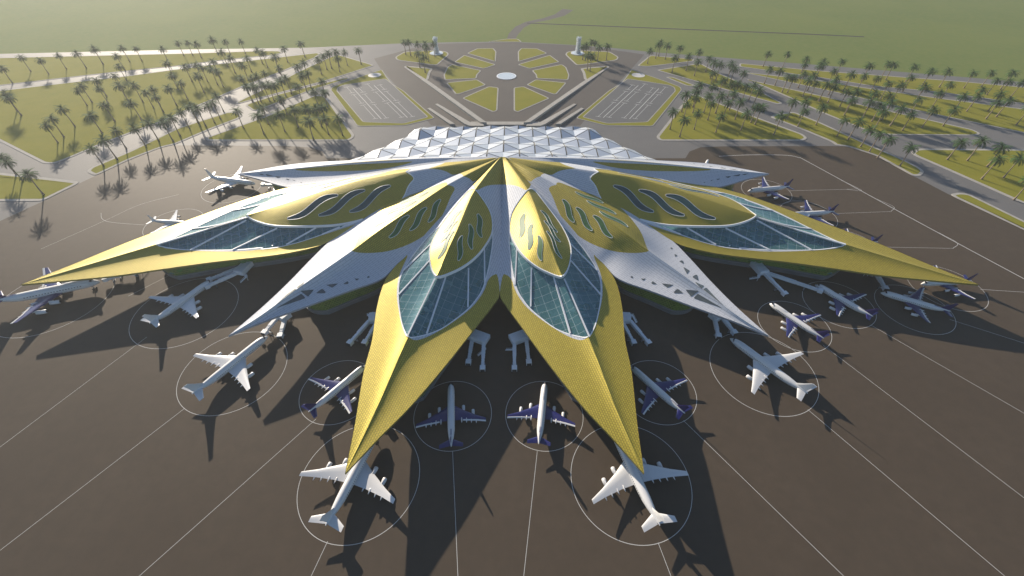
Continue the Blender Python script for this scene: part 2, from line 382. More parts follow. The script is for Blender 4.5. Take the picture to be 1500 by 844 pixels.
# far tracks in the field
def track(px, w, z, name='path', m=M_ROAD):
    p = np.array(ground(px)); t = np.gradient(p, axis=0); t /= np.linalg.norm(t, axis=1)[:, None]; n = np.stack([-t[:, 1], t[:, 0]], 1)
    if np.isscalar(w): w = [w]*len(p)
    w = np.array(w)[:, None]/2
    v = [(*a, z) for a in p+n*w]+[(*a, z) for a in p-n*w]; k = len(p)
    return tag(mesh_obj(name, v, [(i, i+k, i+k+1, i+1)[::1] for i in range(k-1)], m), kind='structure')
track([(748, 59), (752, 50), (761, 40), (775, 33), (800, 28), (820, 22), (832, 14)], [20, 24, 24, 22, 24, 30, 34], .02, m=M_PLAZA)
track([(772, 34), (850, 37), (1050, 45), (1180, 50), (1266, 54)], 9, .025, m=M_TRACK)

# ------------------------------------------------------------------ apron paint
def ring(c, d, w=.34, z=.075):
    mb = MB(); n = 96; r = d/2
    v = [(c[0]+(r-w/2)*math.cos(t), c[1]+(r-w/2)*math.sin(t), z) for t in np.linspace(0, 2*math.pi, n, endpoint=False)]
    v += [(c[0]+(r+w/2)*math.cos(t), c[1]+(r+w/2)*math.sin(t), z) for t in np.linspace(0, 2*math.pi, n, endpoint=False)]
    mb.add(v, [(i, n+i, n+(i+1) % n, (i+1) % n) for i in range(n)]); tag(mb.build('stand_marking', M_LINE), kind='structure')
STANDS = {'front_a': ((-92.5, 123.4), 80.5), 'front_b': ((91.5, 123.4), 80.5), 'mid_a': ((-34, 172.5), 58.8), 'mid_b': ((35.5, 172.5), 58.8),
          'third_a': ((-127, 193), 59), 'third_b': ((127, 193), 59), 'silver_a': ((-219, 212.5), 83), 'silver_b': ((218, 212), 83),
          'fifth_a': ((-295, 280), 90), 'fifth_b': ((267, 262), 61), 'sixth_b': ((322, 289), 62), 'seventh_b': ((390, 283), 64),
          'gold_a': ((-430, 296), 98), 'tip_b': ((441, 312), 66), 'back_b': ((365, 436), 62), 'far_b': ((337, 489), 60), 'hidden_b': ((381, 376), 60),
          'far_a': ((-352, 498), 72), 'back_a': ((-383, 418), 62)}
for c, d in STANDS.values(): ring(c, d)
for px in ([(663, 661), (671, 850)], [(787, 661), (766.5, 850)], [(480, 793), (453, 850)], [(964, 795), (985, 850)], [(463, 614), (195, 852)], [(1001, 616), (1244, 852)],
           [(271, 598), (-80, 868)], [(1183, 600), (1500, 868)], [(215, 494), (-60, 700)], [(1206, 506), (1560, 775)], [(1275, 476), (1560, 640)], [(1391, 468), (1560, 522)],
           [(1157.5, 279.6), (1256, 277)], [(1224, 313), (1305, 310)], [(1290, 362), (1396, 364)], [(1436, 424), (1560, 432)]):
    track(px, .28, .07, 'lead_line', M_LINE)
taxi = [(1053, 229), (1100, 227), (1150, 227.5), (1170, 231), (1185, 238), (1298.5, 300), (1400, 355), (1500, 408.6), (1600, 462)]
track([tuple(p) for p in spline(taxi, 6)], .8, .071, 'taxi_line', M_LINE)
for a, b, c in (((1285, 292), (1309, 303), (1305, 310)), ((1375, 341), (1402, 356), (1396, 364)), ((1232, 264), (1262, 279), (1240, 277.5))):
    track([tuple(p) for p in spline([a, b, c], 8)], .36, .072, 'taxi_line', M_LINE)
track([tuple(p) for p in spline([(60, 365), (150, 325), (205, 300), (262, 285)], 6)], .30, .071, 'taxi_line', M_LINE)
track([tuple(p) for p in spline([(148, 312), (150, 321), (165, 326), (215, 330)], 6)], .30, .072, 'taxi_line', M_LINE)
track([(188, 434), (330, 362)], .36, .071, 'lead_line', M_LINE)

# ------------------------------------------------------------------ terminal roof
TERM = empty('airport_terminal', (0, 330, 0))
tag(TERM, 'lotus shaped airport terminal with gold and silver petal roofs and a faceted white rear roof', 'airport terminal')
def under(o):
    """parent to the terminal, keeping world coordinates"""
    o.parent = TERM; o.matrix_parent_inverse = Matrix.Translation((0, -330, 0)); return o
def c6(pts): return [(740+a/2.812, 200+b/2.812) for a, b in pts]
def c7(pts): return [(1040+a/2.637, 200+b/2.637) for a, b in pts]

NU, NV = 190, 54
def curve3(pts, n=NU, axis=False):
    w = np.array([at(*p) for p in pts])
    if axis: w[:axis, 0] = 0
    return resample(spline(w, 10), n)
APEX = (739, 230, 58)
PETALS = {}
def smooth(a, b, x):
    t = np.clip((x-a)/(b-a), 0, 1); return t*t*(3-2*t)
def half_grid(ridge, bound, conv, soft=.6):
    """surface between the ridge line and the boundary line; conv(u) blends a rounded to a creased section"""
    u = np.linspace(0, 1, NU)[:, None]; v = (np.linspace(0, 1, NV)**1.15)[None, :]
    Rr, B = ridge[:, None, :], bound[:, None, :]
    xy = Rr[..., :2]*(1-v)[..., None]+B[..., :2]*v[..., None]
    c = conv(u)
    fold = (1-v**1.7)*(1-.12*np.sin(v*math.pi)); bulge = soft*.5*(1+np.cos(math.pi*v))+(1-soft)*(1-v)**1.35
    k = smooth(.16, .42, u)
    g = c*(fold*(1-k)+bulge*k)+(1-c)*(.30*(1-v)+.70*(1-v)**5)
    z = B[..., 2]+(Rr[..., 2]-B[..., 2])*g
    return np.concatenate([xy, z[..., None]], -1)
def sdf(px, poly):
    """signed distance, positive inside"""
    P = np.asarray(poly, float); x = px[..., 0]; y = px[..., 1]; best = np.full(x.shape, 1e9); ins = np.zeros(x.shape, bool)
    for i in range(len(P)):
        a = P[i-1]; b = P[i]; d = b-a; L = max(d@d, 1e-9)
        t = np.clip(((x-a[0])*d[0]+(y-a[1])*d[1])/L, 0, 1)
        best = np.minimum(best, np.hypot(x-a[0]-t*d[0], y-a[1]-t*d[1]))
        cond = ((a[1] > y) != (b[1] > y))
        xx = d[0]*(y-a[1])/(d[1] if abs(d[1]) > 1e-9 else 1e-9)+a[0]
        ins ^= cond & (x < xx)
    return np.where(ins, best, -best)
def clip(V, UV, F, f, segs=None):
    """keep the part of the polygons with f > 0 (f per vertex)"""
    V = list(map(tuple, V)); UV = list(map(tuple, UV)); f = list(f); out = []; cache = {}
    fa = np.array(f)
    for q in F:
        fv = [f[i] for i in q]
        if min(fv) > 0: out.append(q); continue
        if max(fv) <= 0: continue
        r = []; cut = []
        for k in range(len(q)):
            a, b = q[k], q[(k+1) % len(q)]
            if f[a] > 0: r.append(a)
            if (f[a] > 0) != (f[b] > 0):
                key = (min(a, b), max(a, b))
                if key not in cache:
                    t = f[a]/(f[a]-f[b])
                    V.append(tuple(V[a][i]+(V[b][i]-V[a][i])*t for i in range(3)))
                    UV.append(tuple(UV[a][i]+(UV[b][i]-UV[a][i])*t for i in range(len(UV[a])))); f.append(0.0)
                    cache[key] = len(V)-1
                r.append(cache[key]); cut.append(cache[key])
        if len(r) >= 3: out.append(tuple(r))
        if segs is not None and len(cut) == 2: segs.append((V[cut[0]], V[cut[1]]))
    return V, UV, out, f
def compact(V, UV, F):
    used = sorted({i for q in F for i in q}); mp = {a: b for b, a in enumerate(used)}
    return [V[i] for i in used], [UV[i] for i in used], [tuple(mp[i] for i in q) for q in F]
GRIDF = [(i*NV+j, (i+1)*NV+j, (i+1)*NV+j+1, i*NV+j+1) for i in range(NU-1) for j in range(NV-1)]

class Half:
    def __init__(s, G, px, flip, axis):
        s.G = G; s.px = px; s.flip = flip
        s.F = [q[::-1] for q in GRIDF] if flip else GRIDF
        o, d = axis; n = np.array([-d[1], d[0]])
        rel = G[..., :2]-o; s.UV = np.stack([rel@d, rel@n], -1).reshape(-1, 2)
    def find(s, p, steps=14):
        d = np.hypot(s.px[..., 0]-p[0], s.px[..., 1]-p[1]); i, j = np.unravel_index(np.argmin(d), d.shape)
        u, v = float(i), float(j)
        for _ in range(steps):
            c, du, dv = s.ev(s.px, u, v), s.ev(s.px, min(u+.5, NU-1.001), v)-s.ev(s.px, max(u-.5, 0), v), s.ev(s.px, u, min(v+.5, NV-1.001))-s.ev(s.px, u, max(v-.5, 0))
            J = np.stack([du, dv], 1); e = np.array(p)-c
            try: st = np.linalg.solve(J, e)
            except Exception: break
            u = min(max(u+max(-3, min(3, st[0])), 0), NU-1.001); v = min(max(v+max(-3, min(3, st[1])), 0), NV-1.001)
        return u, v, np.linalg.norm(np.array(p)-s.ev(s.px, u, v))
    def ev(s, A, u, v):
        i, j = int(min(max(u, 0), NU-1.001)), int(min(max(v, 0), NV-1.001)); a, b = u-i, v-j
        return (A[i, j]*(1-a)+A[i+1, j]*a)*(1-b)+(A[i, j+1]*(1-a)+A[i+1, j+1]*a)*b
def slit(a, b, w, bend):
    """pointed s-shaped opening between two points"""
    a = np.array(a, float); b = np.array(b, float); d = b-a; L = np.hypot(*d); d /= L; n = np.array([-d[1], d[0]]); l = []; r = []
    for t in np.linspace(0, 1, 13):
        c = a+d*L*t+n*bend*L*math.sin(2*math.pi*t)*.5; h = w/2*(math.sin(math.pi*min(1, t*.92+.04))**.55)
        l.append(tuple(c+n*h)); r.append(tuple(c-n*h))
    return l+r[::-1]

def grow(t, k=1.08):
    cx = sum(p[0] for p in t)/len(t); cy = sum(p[1] for p in t)/len(t)
    return [(cx+(a-cx)*k, cy+(b-cy)*k) for a, b in t]
def make_petal(cfg):
    ridge = curve3(cfg['ridge']); bA = curve3(cfg['boundA'], axis=cfg.get('axisA', False)); bB = curve3(cfg['boundB'])
    conv = cfg['conv']
    GA, GB = half_grid(ridge, bA, conv, cfg.get('soft', .6)), half_grid(ridge, bB, conv, cfg.get('soft', .6))
    o = ridge[0, :2]; d = ridge[-1, :2]-o; d = d/np.linalg.norm(d)
    pxA, pxB = project(GA), project(GB)
    near = cfg.get('near', 'both')
    if near == 'A': pxB = pxA
    if near == 'B': pxA = pxB
    halves = [Half(GA, pxA, cfg['flipA'], (o, d)), Half(GB, pxB, not cfg['flipA'], (o, d))]
    U = np.repeat(np.linspace(0, 1, NU), NV)
    res = {k: [] for k in ('shell', 'hood', 'glass', 'slit', 'vent', 'rim', 'slitrim', 'mull')}
    for h in halves:
        P = h.px.reshape(-1, 2); V = h.G.reshape(-1, 3)
        gold = np.max([sdf(P, chaikin(p, 3)) for p in cfg['gold']], axis=0)
        hood = sdf(P, chaikin(cfg['hood'], 2)) if 'hood' in cfg else np.full(len(P), -1e3)
        gl = sdf(P, chaikin(cfg['glass'], 2, .2)) if 'glass' in cfg else np.full(len(P), -1e3)
        keep = -np.maximum(hood, gl)
        rim = []
        # shell: everything but hood and glass, split into gold and silver
        for sgn, mi in ((1, 0), (-1, 1)):
            v1, u1, f1, g1 = clip(V, np.c_[h.UV, keep], h.F, gold*sgn)
            kk = [u[2] for u in u1]
            v1, u1, f1, _ = clip(v1, [u[:2] for u in u1], f1, kk)
            if f1: res['shell'].append((*compact(v1, u1, f1), mi))
        lift = cfg.get('lift', 0)*smooth(*cfg.get('liftu', (0, 1)), U)
        if 'hood' in cfg:
            V2 = V.copy(); V2[:, 2] += lift
            hs = []
            v1, u1, f1, _ = clip(V2, np.c_[h.UV, lift], h.F, hood, hs)
            res['hood'].append((*compact(v1, [u[:2] for u in u1], f1), 0))
            if cfg.get('lift', 0): rim += [(a, b, 2.6) for a, b in hs]
            hs2 = hs
        if 'glass' in cfg:
            V3 = V.copy(); V3[:, 2] -= .35
            gs = []
            v1, u1, f1, _ = clip(V3, h.UV, h.F, gl, gs)
            res['glass'].append((*compact(v1, u1, f1), 0))
            for a, b in gs:      # rim only where the hood does not cover it
                m = (np.array(a)+np.array(b))/2
                if near == 'both' or True:
                    i = np.argmin(np.sum((V-m)**2, 1))
                    if hood[i] < 0: rim.append((a, b, 1.6))
        res['rim'].append(rim)
        for key, lf in (('slit', .22), ('vent', .18)):
            for poly in cfg.get(key, ()):
                s = sdf(P, poly)
                if s.max() <= 0: continue
                V4 = V.copy(); V4[:, 2] += lift+lf; ss = []
                v1, u1, f1, _ = clip(V4, h.UV, h.F, s, ss)
                if len(f1) > 1: res[key].append((*compact(v1, u1, f1), ss))
    for a, b in cfg.get('mull', ()):
        lines = [halves] if near == 'both' else [[halves[0]] if near == 'A' else [halves[1]]]
        pts = []
        for t in np.linspace(0, 1, 22):
            p = (a[0]+(b[0]-a[0])*t, a[1]+(b[1]-a[1])*t)
            best = min(((*h.find(p), k) for k, h in enumerate(lines[0])), key=lambda r: r[2])
            if best[2] < 3: pts.append(best)
        if len(pts) < 3: continue
        if near == 'both': res['mull'].append([halves[k].ev(halves[k].G, u, v) for u, v, e, k in pts])
        else:
            for h in halves: res['mull'].append([h.ev(h.G, u, v) for u, v, e, k in pts])
    # underside, edge and facade
    res['halves'] = halves; res['ridge'] = ridge; res['bounds'] = (bA, bB)
    return res

def chains(segs):
    """group segments that share end points"""
    par = {}
    def find(k):
        while par.setdefault(k, k) != k: k = par[k]
        return k
    key = lambda p: tuple(round(c, 2) for c in p)
    for a, b in segs: par[find(key(a))] = find(key(b))
    out = {}
    for a, b in segs: out.setdefault(find(key(a)), []).append((a, b))
    return list(out.values())
def merge(pieces):
    V = []; U = []; F = []; M = []
    for v, u, f, m in pieces:
        n = len(V); V += v; U += u; F += [tuple(i+n for i in q) for q in f]; M += [m]*len(f)
    return V, U, F, M
def flipx(V): return [(-p[0], p[1], p[2]) for p in V]

def build_petal(cfg, res, side):
    fx = (lambda V: flipx(V)) if side else (lambda V: [tuple(p) for p in V])
    ff = (lambda F: [q[::-1] for q in F]) if side else (lambda F: F)
    V, U, F, M = merge(res['shell'])
    roof = under(mesh_obj('petal_roof', fx(V), ff(F), [M_GOLD, M_SILVER], None, M, True, U, weld=.002, autosmooth=50))
    roof['label'] = cfg['label'] % SIDEWORD[side]
    # edge band + soffit as one underside
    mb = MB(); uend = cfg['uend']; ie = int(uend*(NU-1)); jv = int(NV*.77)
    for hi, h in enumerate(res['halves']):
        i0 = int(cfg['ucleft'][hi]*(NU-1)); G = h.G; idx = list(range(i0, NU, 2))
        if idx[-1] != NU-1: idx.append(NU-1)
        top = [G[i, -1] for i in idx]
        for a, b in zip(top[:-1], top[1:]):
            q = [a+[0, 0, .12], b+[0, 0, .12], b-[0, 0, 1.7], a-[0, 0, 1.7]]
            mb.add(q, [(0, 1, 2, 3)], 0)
        for a, b in zip(idx[:-1], idx[1:]):
            row = [G[a, -1], G[b, -1], G[b, jv], G[a, jv]] if b < ie else None
            if row is not None:
                zz = [row[0][2]-1.7, row[1][2]-1.7]
                mb.add([(row[0][0], row[0][1], zz[0]), (row[1][0], row[1][1], zz[1]), (row[2][0], row[2][1], zz[1]), (row[3][0], row[3][1], zz[0])], [(0, 1, 2, 3)], 1)
            else:
                mb.add([(G[a, -1][0], G[a, -1][1], G[a, -1][2]-1.7), (G[b, -1][0], G[b, -1][1], G[b, -1][2]-1.7), (G[b, 0][0], G[b, 0][1], G[b, -1][2]-1.5), (G[a, 0][0], G[a, 0][1], G[a, -1][2]-1.5)], [(0, 1, 2, 3)], 1)
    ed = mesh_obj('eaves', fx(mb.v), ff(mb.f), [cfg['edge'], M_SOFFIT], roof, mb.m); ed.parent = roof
    # hood
    if res['hood']:
        V, U, F, M = merge(res['hood'])
        mesh_obj('hood', fx(V), ff(F), [M_GOLD], roof, M, True, U, weld=.002, autosmooth=50)
    if res['glass']:
        V, U, F, M = merge(res['glass'])
        mesh_obj('skylight', fx(V), ff(F), [M_GLASS], roof, M, True, U, weld=.002)
    for rim in res['rim']:
        for nm, kind in (('hood_frame', 2.6), ('skylight_frame', 1.6)):
            for piece in chains([(a, b) for a, b, hgt in rim if hgt == kind]):
                if len(piece) < 3: continue
                mb = MB(); dn = np.array([0, 0, kind/2-.45])
                for a, b in piece: mb.bar(np.array(a)-dn, np.array(b)-dn, .95, kind)
                mesh_obj(nm, fx(mb.v), ff(mb.f), [M_WHITEFRAME], roof)
    for line in res['mull']:
        mb = MB()
        for a, b in zip(line[:-1], line[1:]): mb.bar(np.array(a)+[0, 0, .1], np.array(b)+[0, 0, .1], 1.25, 1.1)
        if mb.v: mesh_obj('mullion', fx(mb.v), ff(mb.f), [M_WHITEFRAME], roof)
    for v, u, f, ss in res['slit']:
        mb = MB()
        for a, b in ss: mb.bar(a, b, .34, .35, 1)
        n = len(mb.v)
        mb.add(v, f, 0)
        o = mesh_obj('slit_window', fx(mb.v), ff(mb.f), [cfg['slitmat'], M_WHITEFRAME], roof, mb.m)
    for v, u, f, ss in res['vent']:
        mesh_obj('vent_opening', fx(v), ff(f), [M_VENT], roof)
    # facade and concourse
    hA, hB = res['halves']
    def line(h, i0, frac): return [h.G[i, int(NV*frac)] for i in range(i0, ie, 3)]
    LA = line(hA, int(cfg['ucleft'][0]*(NU-1))-4, .77); LB = line(hB, int(cfg['ucleft'][1]*(NU-1))-4, .77)
    # rounded end
    endA, endB = LA[-1], LB[-1]; rp = res['ridge'][min(NU-1, ie+int(.05*NU))]
    end = [endA*(1-t)**2+rp*2*t*(1-t)+endB*t*t for t in np.linspace(0, 1, 12)[1:-1]]
    path = [p[:2] for p in LA]+[p[:2] for p in end]+[p[:2] for p in LB[::-1]]
    tops = [h[2] for h in LA]+[min(endA[2], endB[2])]*len(end)+[h[2] for h in LB[::-1]]
    tops = [min(t, cfg.get('ftop', 22.3)) for t in tops]
    v = []; uv = []; f = []; fm = []; s = 0
    for k, (p, t) in enumerate(zip(path, tops)):
        if k: s += np.linalg.norm(np.array(p)-path[k-1])
        for z in (0, 5.2, t): v.append((p[0], p[1], z)); uv.append((s, z))
        if k: f += [(3*k-3, 3*k, 3*k+1, 3*k-2), (3*k-2, 3*k+1, 3*k+2, 3*k-1)]; fm += [1, 0]
    fac = under(mesh_obj('facade', fx(v), ff(f), [M_FACADE, M_BASE], None, fm, False, uv))
    # projecting ground floor band
    mb = MB()
    P2 = np.array(path)
    for a, b in zip(P2[:-1:2], P2[2::2]):
        mb.bar((*a, 5.6), (*b, 5.6), 3.0, 1.0)
    mesh_obj('ledge', fx(mb.v), ff(mb.f), [M_BRIDGEGREY], fac)
    # concourse floor seen through the skylights
    ridge = res['ridge']; v = []; f = []
    rows = list(range(12, ie, 4))
    for i in rows:
        for h, j in ((hA, int(NV*.77)), (hA, int(NV*.42)), (hA, 0), (hB, int(NV*.42)), (hB, int(NV*.77))): v.append((*h.G[i, j][:2], 9.0))
    for r in range(len(rows)-1):
        for c in range(4): f.append((r*5+c, r*5+c+1, (r+1)*5+c+1, (r+1)*5+c))
    if 'glass' in cfg:
        fl = mesh_obj('concourse_floor', fx(v), ff(f), [M_INTERIOR], fac)
        rnd = random.Random(cfg['seed']); mb = MB(); mw = MB()
        for _ in range(cfg['plants']):
            i = rnd.randint(int(.45*NU), max(int(.46*NU), ie-4)); h = rnd.choice((hA, hB)); j = rnd.randint(2, int(NV*.75)); c = h.G[i, j]
            r = rnd.uniform(2, 5.5)
            rings = [[(c[0]+r*k*math.cos(t)*rnd.uniform(.8, 1.2), c[1]+r*k*math.sin(t)*rnd.uniform(.8, 1.2), 9+zz*r) for t in np.linspace(0, 2*math.pi, 9)[:-1]] for k, zz in ((.7, 0), (1, .5), (.75, 1.0), (.25, 1.3))]
            mb.loft(rings)
        for _ in range(16):
            i = rnd.randint(int(.42*NU), ie-4); h = rnd.choice((hA, hB)); c = h.G[i, rnd.randint(2, int(NV*.7))]
            mw.box((c[0], c[1], 10.2), (rnd.uniform(3, 9), rnd.uniform(2, 5), 2.4), rnd.uniform(0, 3))
        tag(mesh_obj('indoor_garden', fx(mb.v), ff(mb.f), [M_INTGREEN], fac), kind='stuff')
        tag(mesh_obj('kiosks', fx(mw.v), ff(mw.f), [M_WHITEFRAME], fac), kind='stuff')

top = lambda u: 1-smooth(.42, .62, u)
# --- inner gold petal
v12 = [APEX]+[(*p, z) for p, z in zip(c6([(15, 100), (100, 190), (250, 350), (360, 480), (410, 530)]), (56.5, 50, 38, 29, 25.5))]
P1 = dict(label='gold inner petal, %s of the axis, with a slit hood over a glazed skylight', seed=3, plants=26, soft=.5, flipA=True, axisA=6,
    ridge=[APEX]+[(761, 260, 56), (779, 289, 54), (797, 342, 49.5), (811, 378, 43.5), (823.6, 410, 38.5), (862.7, 496, 29.5), (901, 595, 26.6), (943.5, 694, 25)],
    boundA=[APEX, (739, 245, 53), (738, 275, 44.5), (736, 320, 35), (734.5, 375, 28), (733, 428, 24.5), (740, 446, 24), (765, 480, 23.5), (806, 536, 23.5), (854, 596, 24), (897, 642, 24.5), (943.5, 694, 25)],
    boundB=v12+[(902, 413, 24.5), (911, 449, 24), (915.5, 498, 24), (925, 545, 24), (933.5, 622, 24.5), (943.5, 694, 25)],
    conv=lambda u: 1-smooth(.44, .60, u),
    hood=c6([(100, 212), (75, 240), (40, 290), (22, 330), (17, 390), (30, 430), (70, 500), (130, 550), (200, 582), (235, 592), (262, 552), (273, 480), (256, 420), (225, 360), (190, 310), (150, 258), (125, 225)]),
    glass=c6([(18, 372), (15, 440), (30, 560), (50, 640), (100, 710), (200, 790), (265, 816), (345, 833), (375, 770), (394, 680), (396, 600), (381, 550), (330, 470), (272, 400), (217, 352), (150, 330)]),
    gold=[[(731, 215), (760, 215), (790, 260), (779, 267), (773, 281), (762, 274), (752, 271), (739, 270.5), (725, 270)],
          c6([(-30, 560), (25, 575), (40, 640), (100, 722), (260, 830), (345, 846), (400, 690), (402, 600), (388, 545), (358, 482), (385, 490), (440, 540), (640, 700), (700, 1600), (-60, 1600)])],
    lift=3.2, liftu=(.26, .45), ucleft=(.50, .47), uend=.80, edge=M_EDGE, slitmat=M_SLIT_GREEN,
    slit=[slit(*c6([(80, 320), (60, 422)]), 7.5, .10), slit(*c6([(110, 366), (95, 476)]), 7.5, .09), slit(*c6([(137, 418), (149, 524)]), 7.5, -.09),
          slit(*c6([(147, 306), (216, 404)]), 4.4, -.08), slit(*c6([(160, 352), (226, 446)]), 4.2, -.08), slit(*c6([(170, 398), (233, 514)]), 4.4, -.08)],
    mull=[c6([(48, 462), (40, 612)]), c6([(108, 543), (105, 702)]), c6([(200, 580), (268, 812)]), c6([(243, 588), (347, 826)]), c6([(270, 512), (393, 652)]), c6([(265, 440), (378, 552)])])
# --- silver petal
v23 = [APEX, (780, 247, 55), (830, 267, 48), (870, 286, 42), (920, 310, 35), (960, 337, 28.5), (985, 353, 25.5)]
P2 = dict(label='silver petal with a gold crest, second petal %s of the axis', seed=5, plants=0, soft=.2, flipA=True, near='A',
    ridge=[APEX, (775.6, 250, 57), (814.7, 271, 53.5), (857, 299.6, 49), (910.7, 337, 43.5), (950, 367, 38), (1024.5, 420.5, 31.5), (1078, 461, 28), (1126, 492, 25)],
    boundA=v12+[(907, 409, 24.5), (953, 426, 24), (1024.5, 452.5, 24), (1078, 472, 24.5), (1126, 492, 25)],
    boundB=v23+[(1010, 378, 24.5), (1042, 413, 24), (1078, 449, 24.5), (1126, 492, 25)],
    conv=lambda u: 1-smooth(.50, .68, u),
    hood=c6([(172, 208), (195, 245), (215, 300), (250, 370), (330, 432), (430, 472), (520, 482), (597, 476), (620, 440), (480, 350), (330, 250), (230, 195)]),
    gold=[[(731, 215), (741, 236), (776, 268.5), (781, 263), (788, 259), (805, 256), (825, 262), (850, 262), (830, 215)],
          c6([(172, 208), (195, 245), (215, 300), (250, 370), (330, 432), (430, 472), (520, 482), (597, 476), (620, 440), (480, 350), (330, 250), (230, 195)])],
    ucleft=(.46, .62), uend=.78, edge=M_SILVER, slitmat=M_SLIT_GREEN,
    slit=[slit(*c6([(237, 260), (284, 354)]), 8.0, -.10), slit(*c6([(292, 293), (358, 388)]), 8.2, -.10), slit(*c6([(362, 326), (442, 418)]), 8.2, -.10)],
    vent=[c6(grow(t)) for t in ([(795, 650), (890, 706), (778, 667)], [(744, 632), (796, 637), (766, 660)], [(690, 646), (710, 627), (732, 646)], [(645, 606), (692, 612), (668, 623)],
                          [(598, 608), (608, 597), (625, 609)], [(558, 586), (578, 586), (570, 594)], [(522, 574), (528, 584), (512, 580)])])
# --- large outer gold petal
v34 = [APEX, (793, 236, 55), (830, 239, 50), (880, 247, 44), (930, 256, 38), (985, 265, 31.5), (1042, 273, 25.5)]
P3 = dict(label='largest gold petal with dark slits and long skylights, third petal %s of the axis', seed=11, plants=150, soft=.7, flipA=True, near='A',
    ridge=[APEX, (793, 239, 58), (857, 249, 56), (896.5, 255, 54), (939, 263, 50), (989, 279, 45), (1042, 298, 39.5), (1108, 319, 34), (1240, 358.5, 29), (1434, 417, 25)],
    boundA=v23+[(1007, 362, 24.5), (1060, 373, 23.5), (1154, 384, 23), (1230, 394.5, 23.5), (1305, 405, 24), (1434, 417, 25)],
    boundB=v34+[(1090, 285, 24.5), (1135, 300, 24), (1192, 321, 23.5), (1275, 352, 24), (1362, 388, 24.5), (1434, 417, 25)],
    conv=lambda u: 1-smooth(.52, .66, u),
    hood=c6([(338, 167), (372, 200), (388, 250), (430, 298), (490, 318), (600, 357), (700, 374), (860, 379), (950, 372), (1037, 338), (1030, 300), (860, 240), (700, 190), (560, 140), (440, 120)]),
    glass=[*c6([(480, 300), (492, 313), (550, 342), (650, 377), (800, 432), (900, 457), (1000, 468)]), *c7([(0, 402), (100, 427), (200, 438), (330, 440), (420, 438), (480, 430), (529, 420), (420, 360), (300, 300)]), *c6([(1050, 310), (900, 260), (700, 200), (520, 200)])],
    gold=[[(731, 215), (741, 232), (806, 259), (815, 252), (828, 248), (857, 246), (885, 247), (870, 215)],
          [(915, 316), (925, 321), (953, 330), (1024, 354), (1096, 368), (1154, 369), (1225, 365), (1242, 359), (1236, 340), (1460, 395), (1460, 450), (1000, 400), (960, 345)],
          [(1225, 364), (1236, 352), (1250, 345), (1470, 410), (1440, 440), (1240, 400)],
          c6([(338, 167), (372, 200), (388, 250), (430, 298), (490, 318), (600, 357), (700, 374), (860, 379), (950, 372), (1037, 338), (1030, 300), (860, 240), (700, 190), (560, 140), (440, 120)])],
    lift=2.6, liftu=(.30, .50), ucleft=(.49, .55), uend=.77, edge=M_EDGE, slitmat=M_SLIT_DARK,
    slit=[slit(*c6([(445, 203), (612, 314)]), 9.6, -.10), slit(*c6([(550, 222), (736, 333)]), 9.6, -.10), slit(*c6([(658, 246), (864, 348)]), 9.6, -.10)],
    mull=[c6([(555, 342), (640, 372)]), c6([(650, 373), (722, 404)]), c6([(748, 376), (868, 446)]), c6([(908, 378), (1088, 467)]), c6([(1036, 345), (1262, 468)]), c7([(178, 312), (524, 419)])])
# --- rear silver petal
P4 = dict(label='low rear silver petal with a narrow gold band, outermost petal on the %s', seed=17, plants=0, flipA=True, near='A',
    ridge=[APEX, (790, 231, 56), (857, 232.5, 50.5), (953, 238, 43), (1046, 247, 33), (1127, 254.5, 25)],
    boundA=v34+[(1060, 272.5, 24.5), (1096, 262, 24.5), (1127, 254.5, 25)],
    boundB=[APEX, (790, 229.5, 55), (857, 230.8, 48), (953, 234.5, 38), (1042, 240, 28), (1127, 254.5, 25)],
    conv=lambda u: .35+0*u,
    gold=[c6([(345, 100), (420, 108), (600, 114), (780, 128), (870, 137), (780, 144), (600, 143), (480, 134), (400, 118)])],
    ucleft=(.66, .60), uend=.86, edge=M_SILVER, slitmat=M_SLIT_GREEN,
    vent=[c6(t) for t in ([(935, 163), (972, 155), (962, 164)], [(905, 166), (932, 164), (918, 172)], [(975, 156), (1005, 153), (985, 160)], [(868, 176), (888, 174), (876, 180)], [(845, 181), (858, 179), (850, 184)], [(815, 190), (828, 187), (822, 192)])])
for cfg in (P1, P2, P3, P4):
    r = make_petal(cfg)
    for side in (0, 1): build_petal(cfg, r, side)

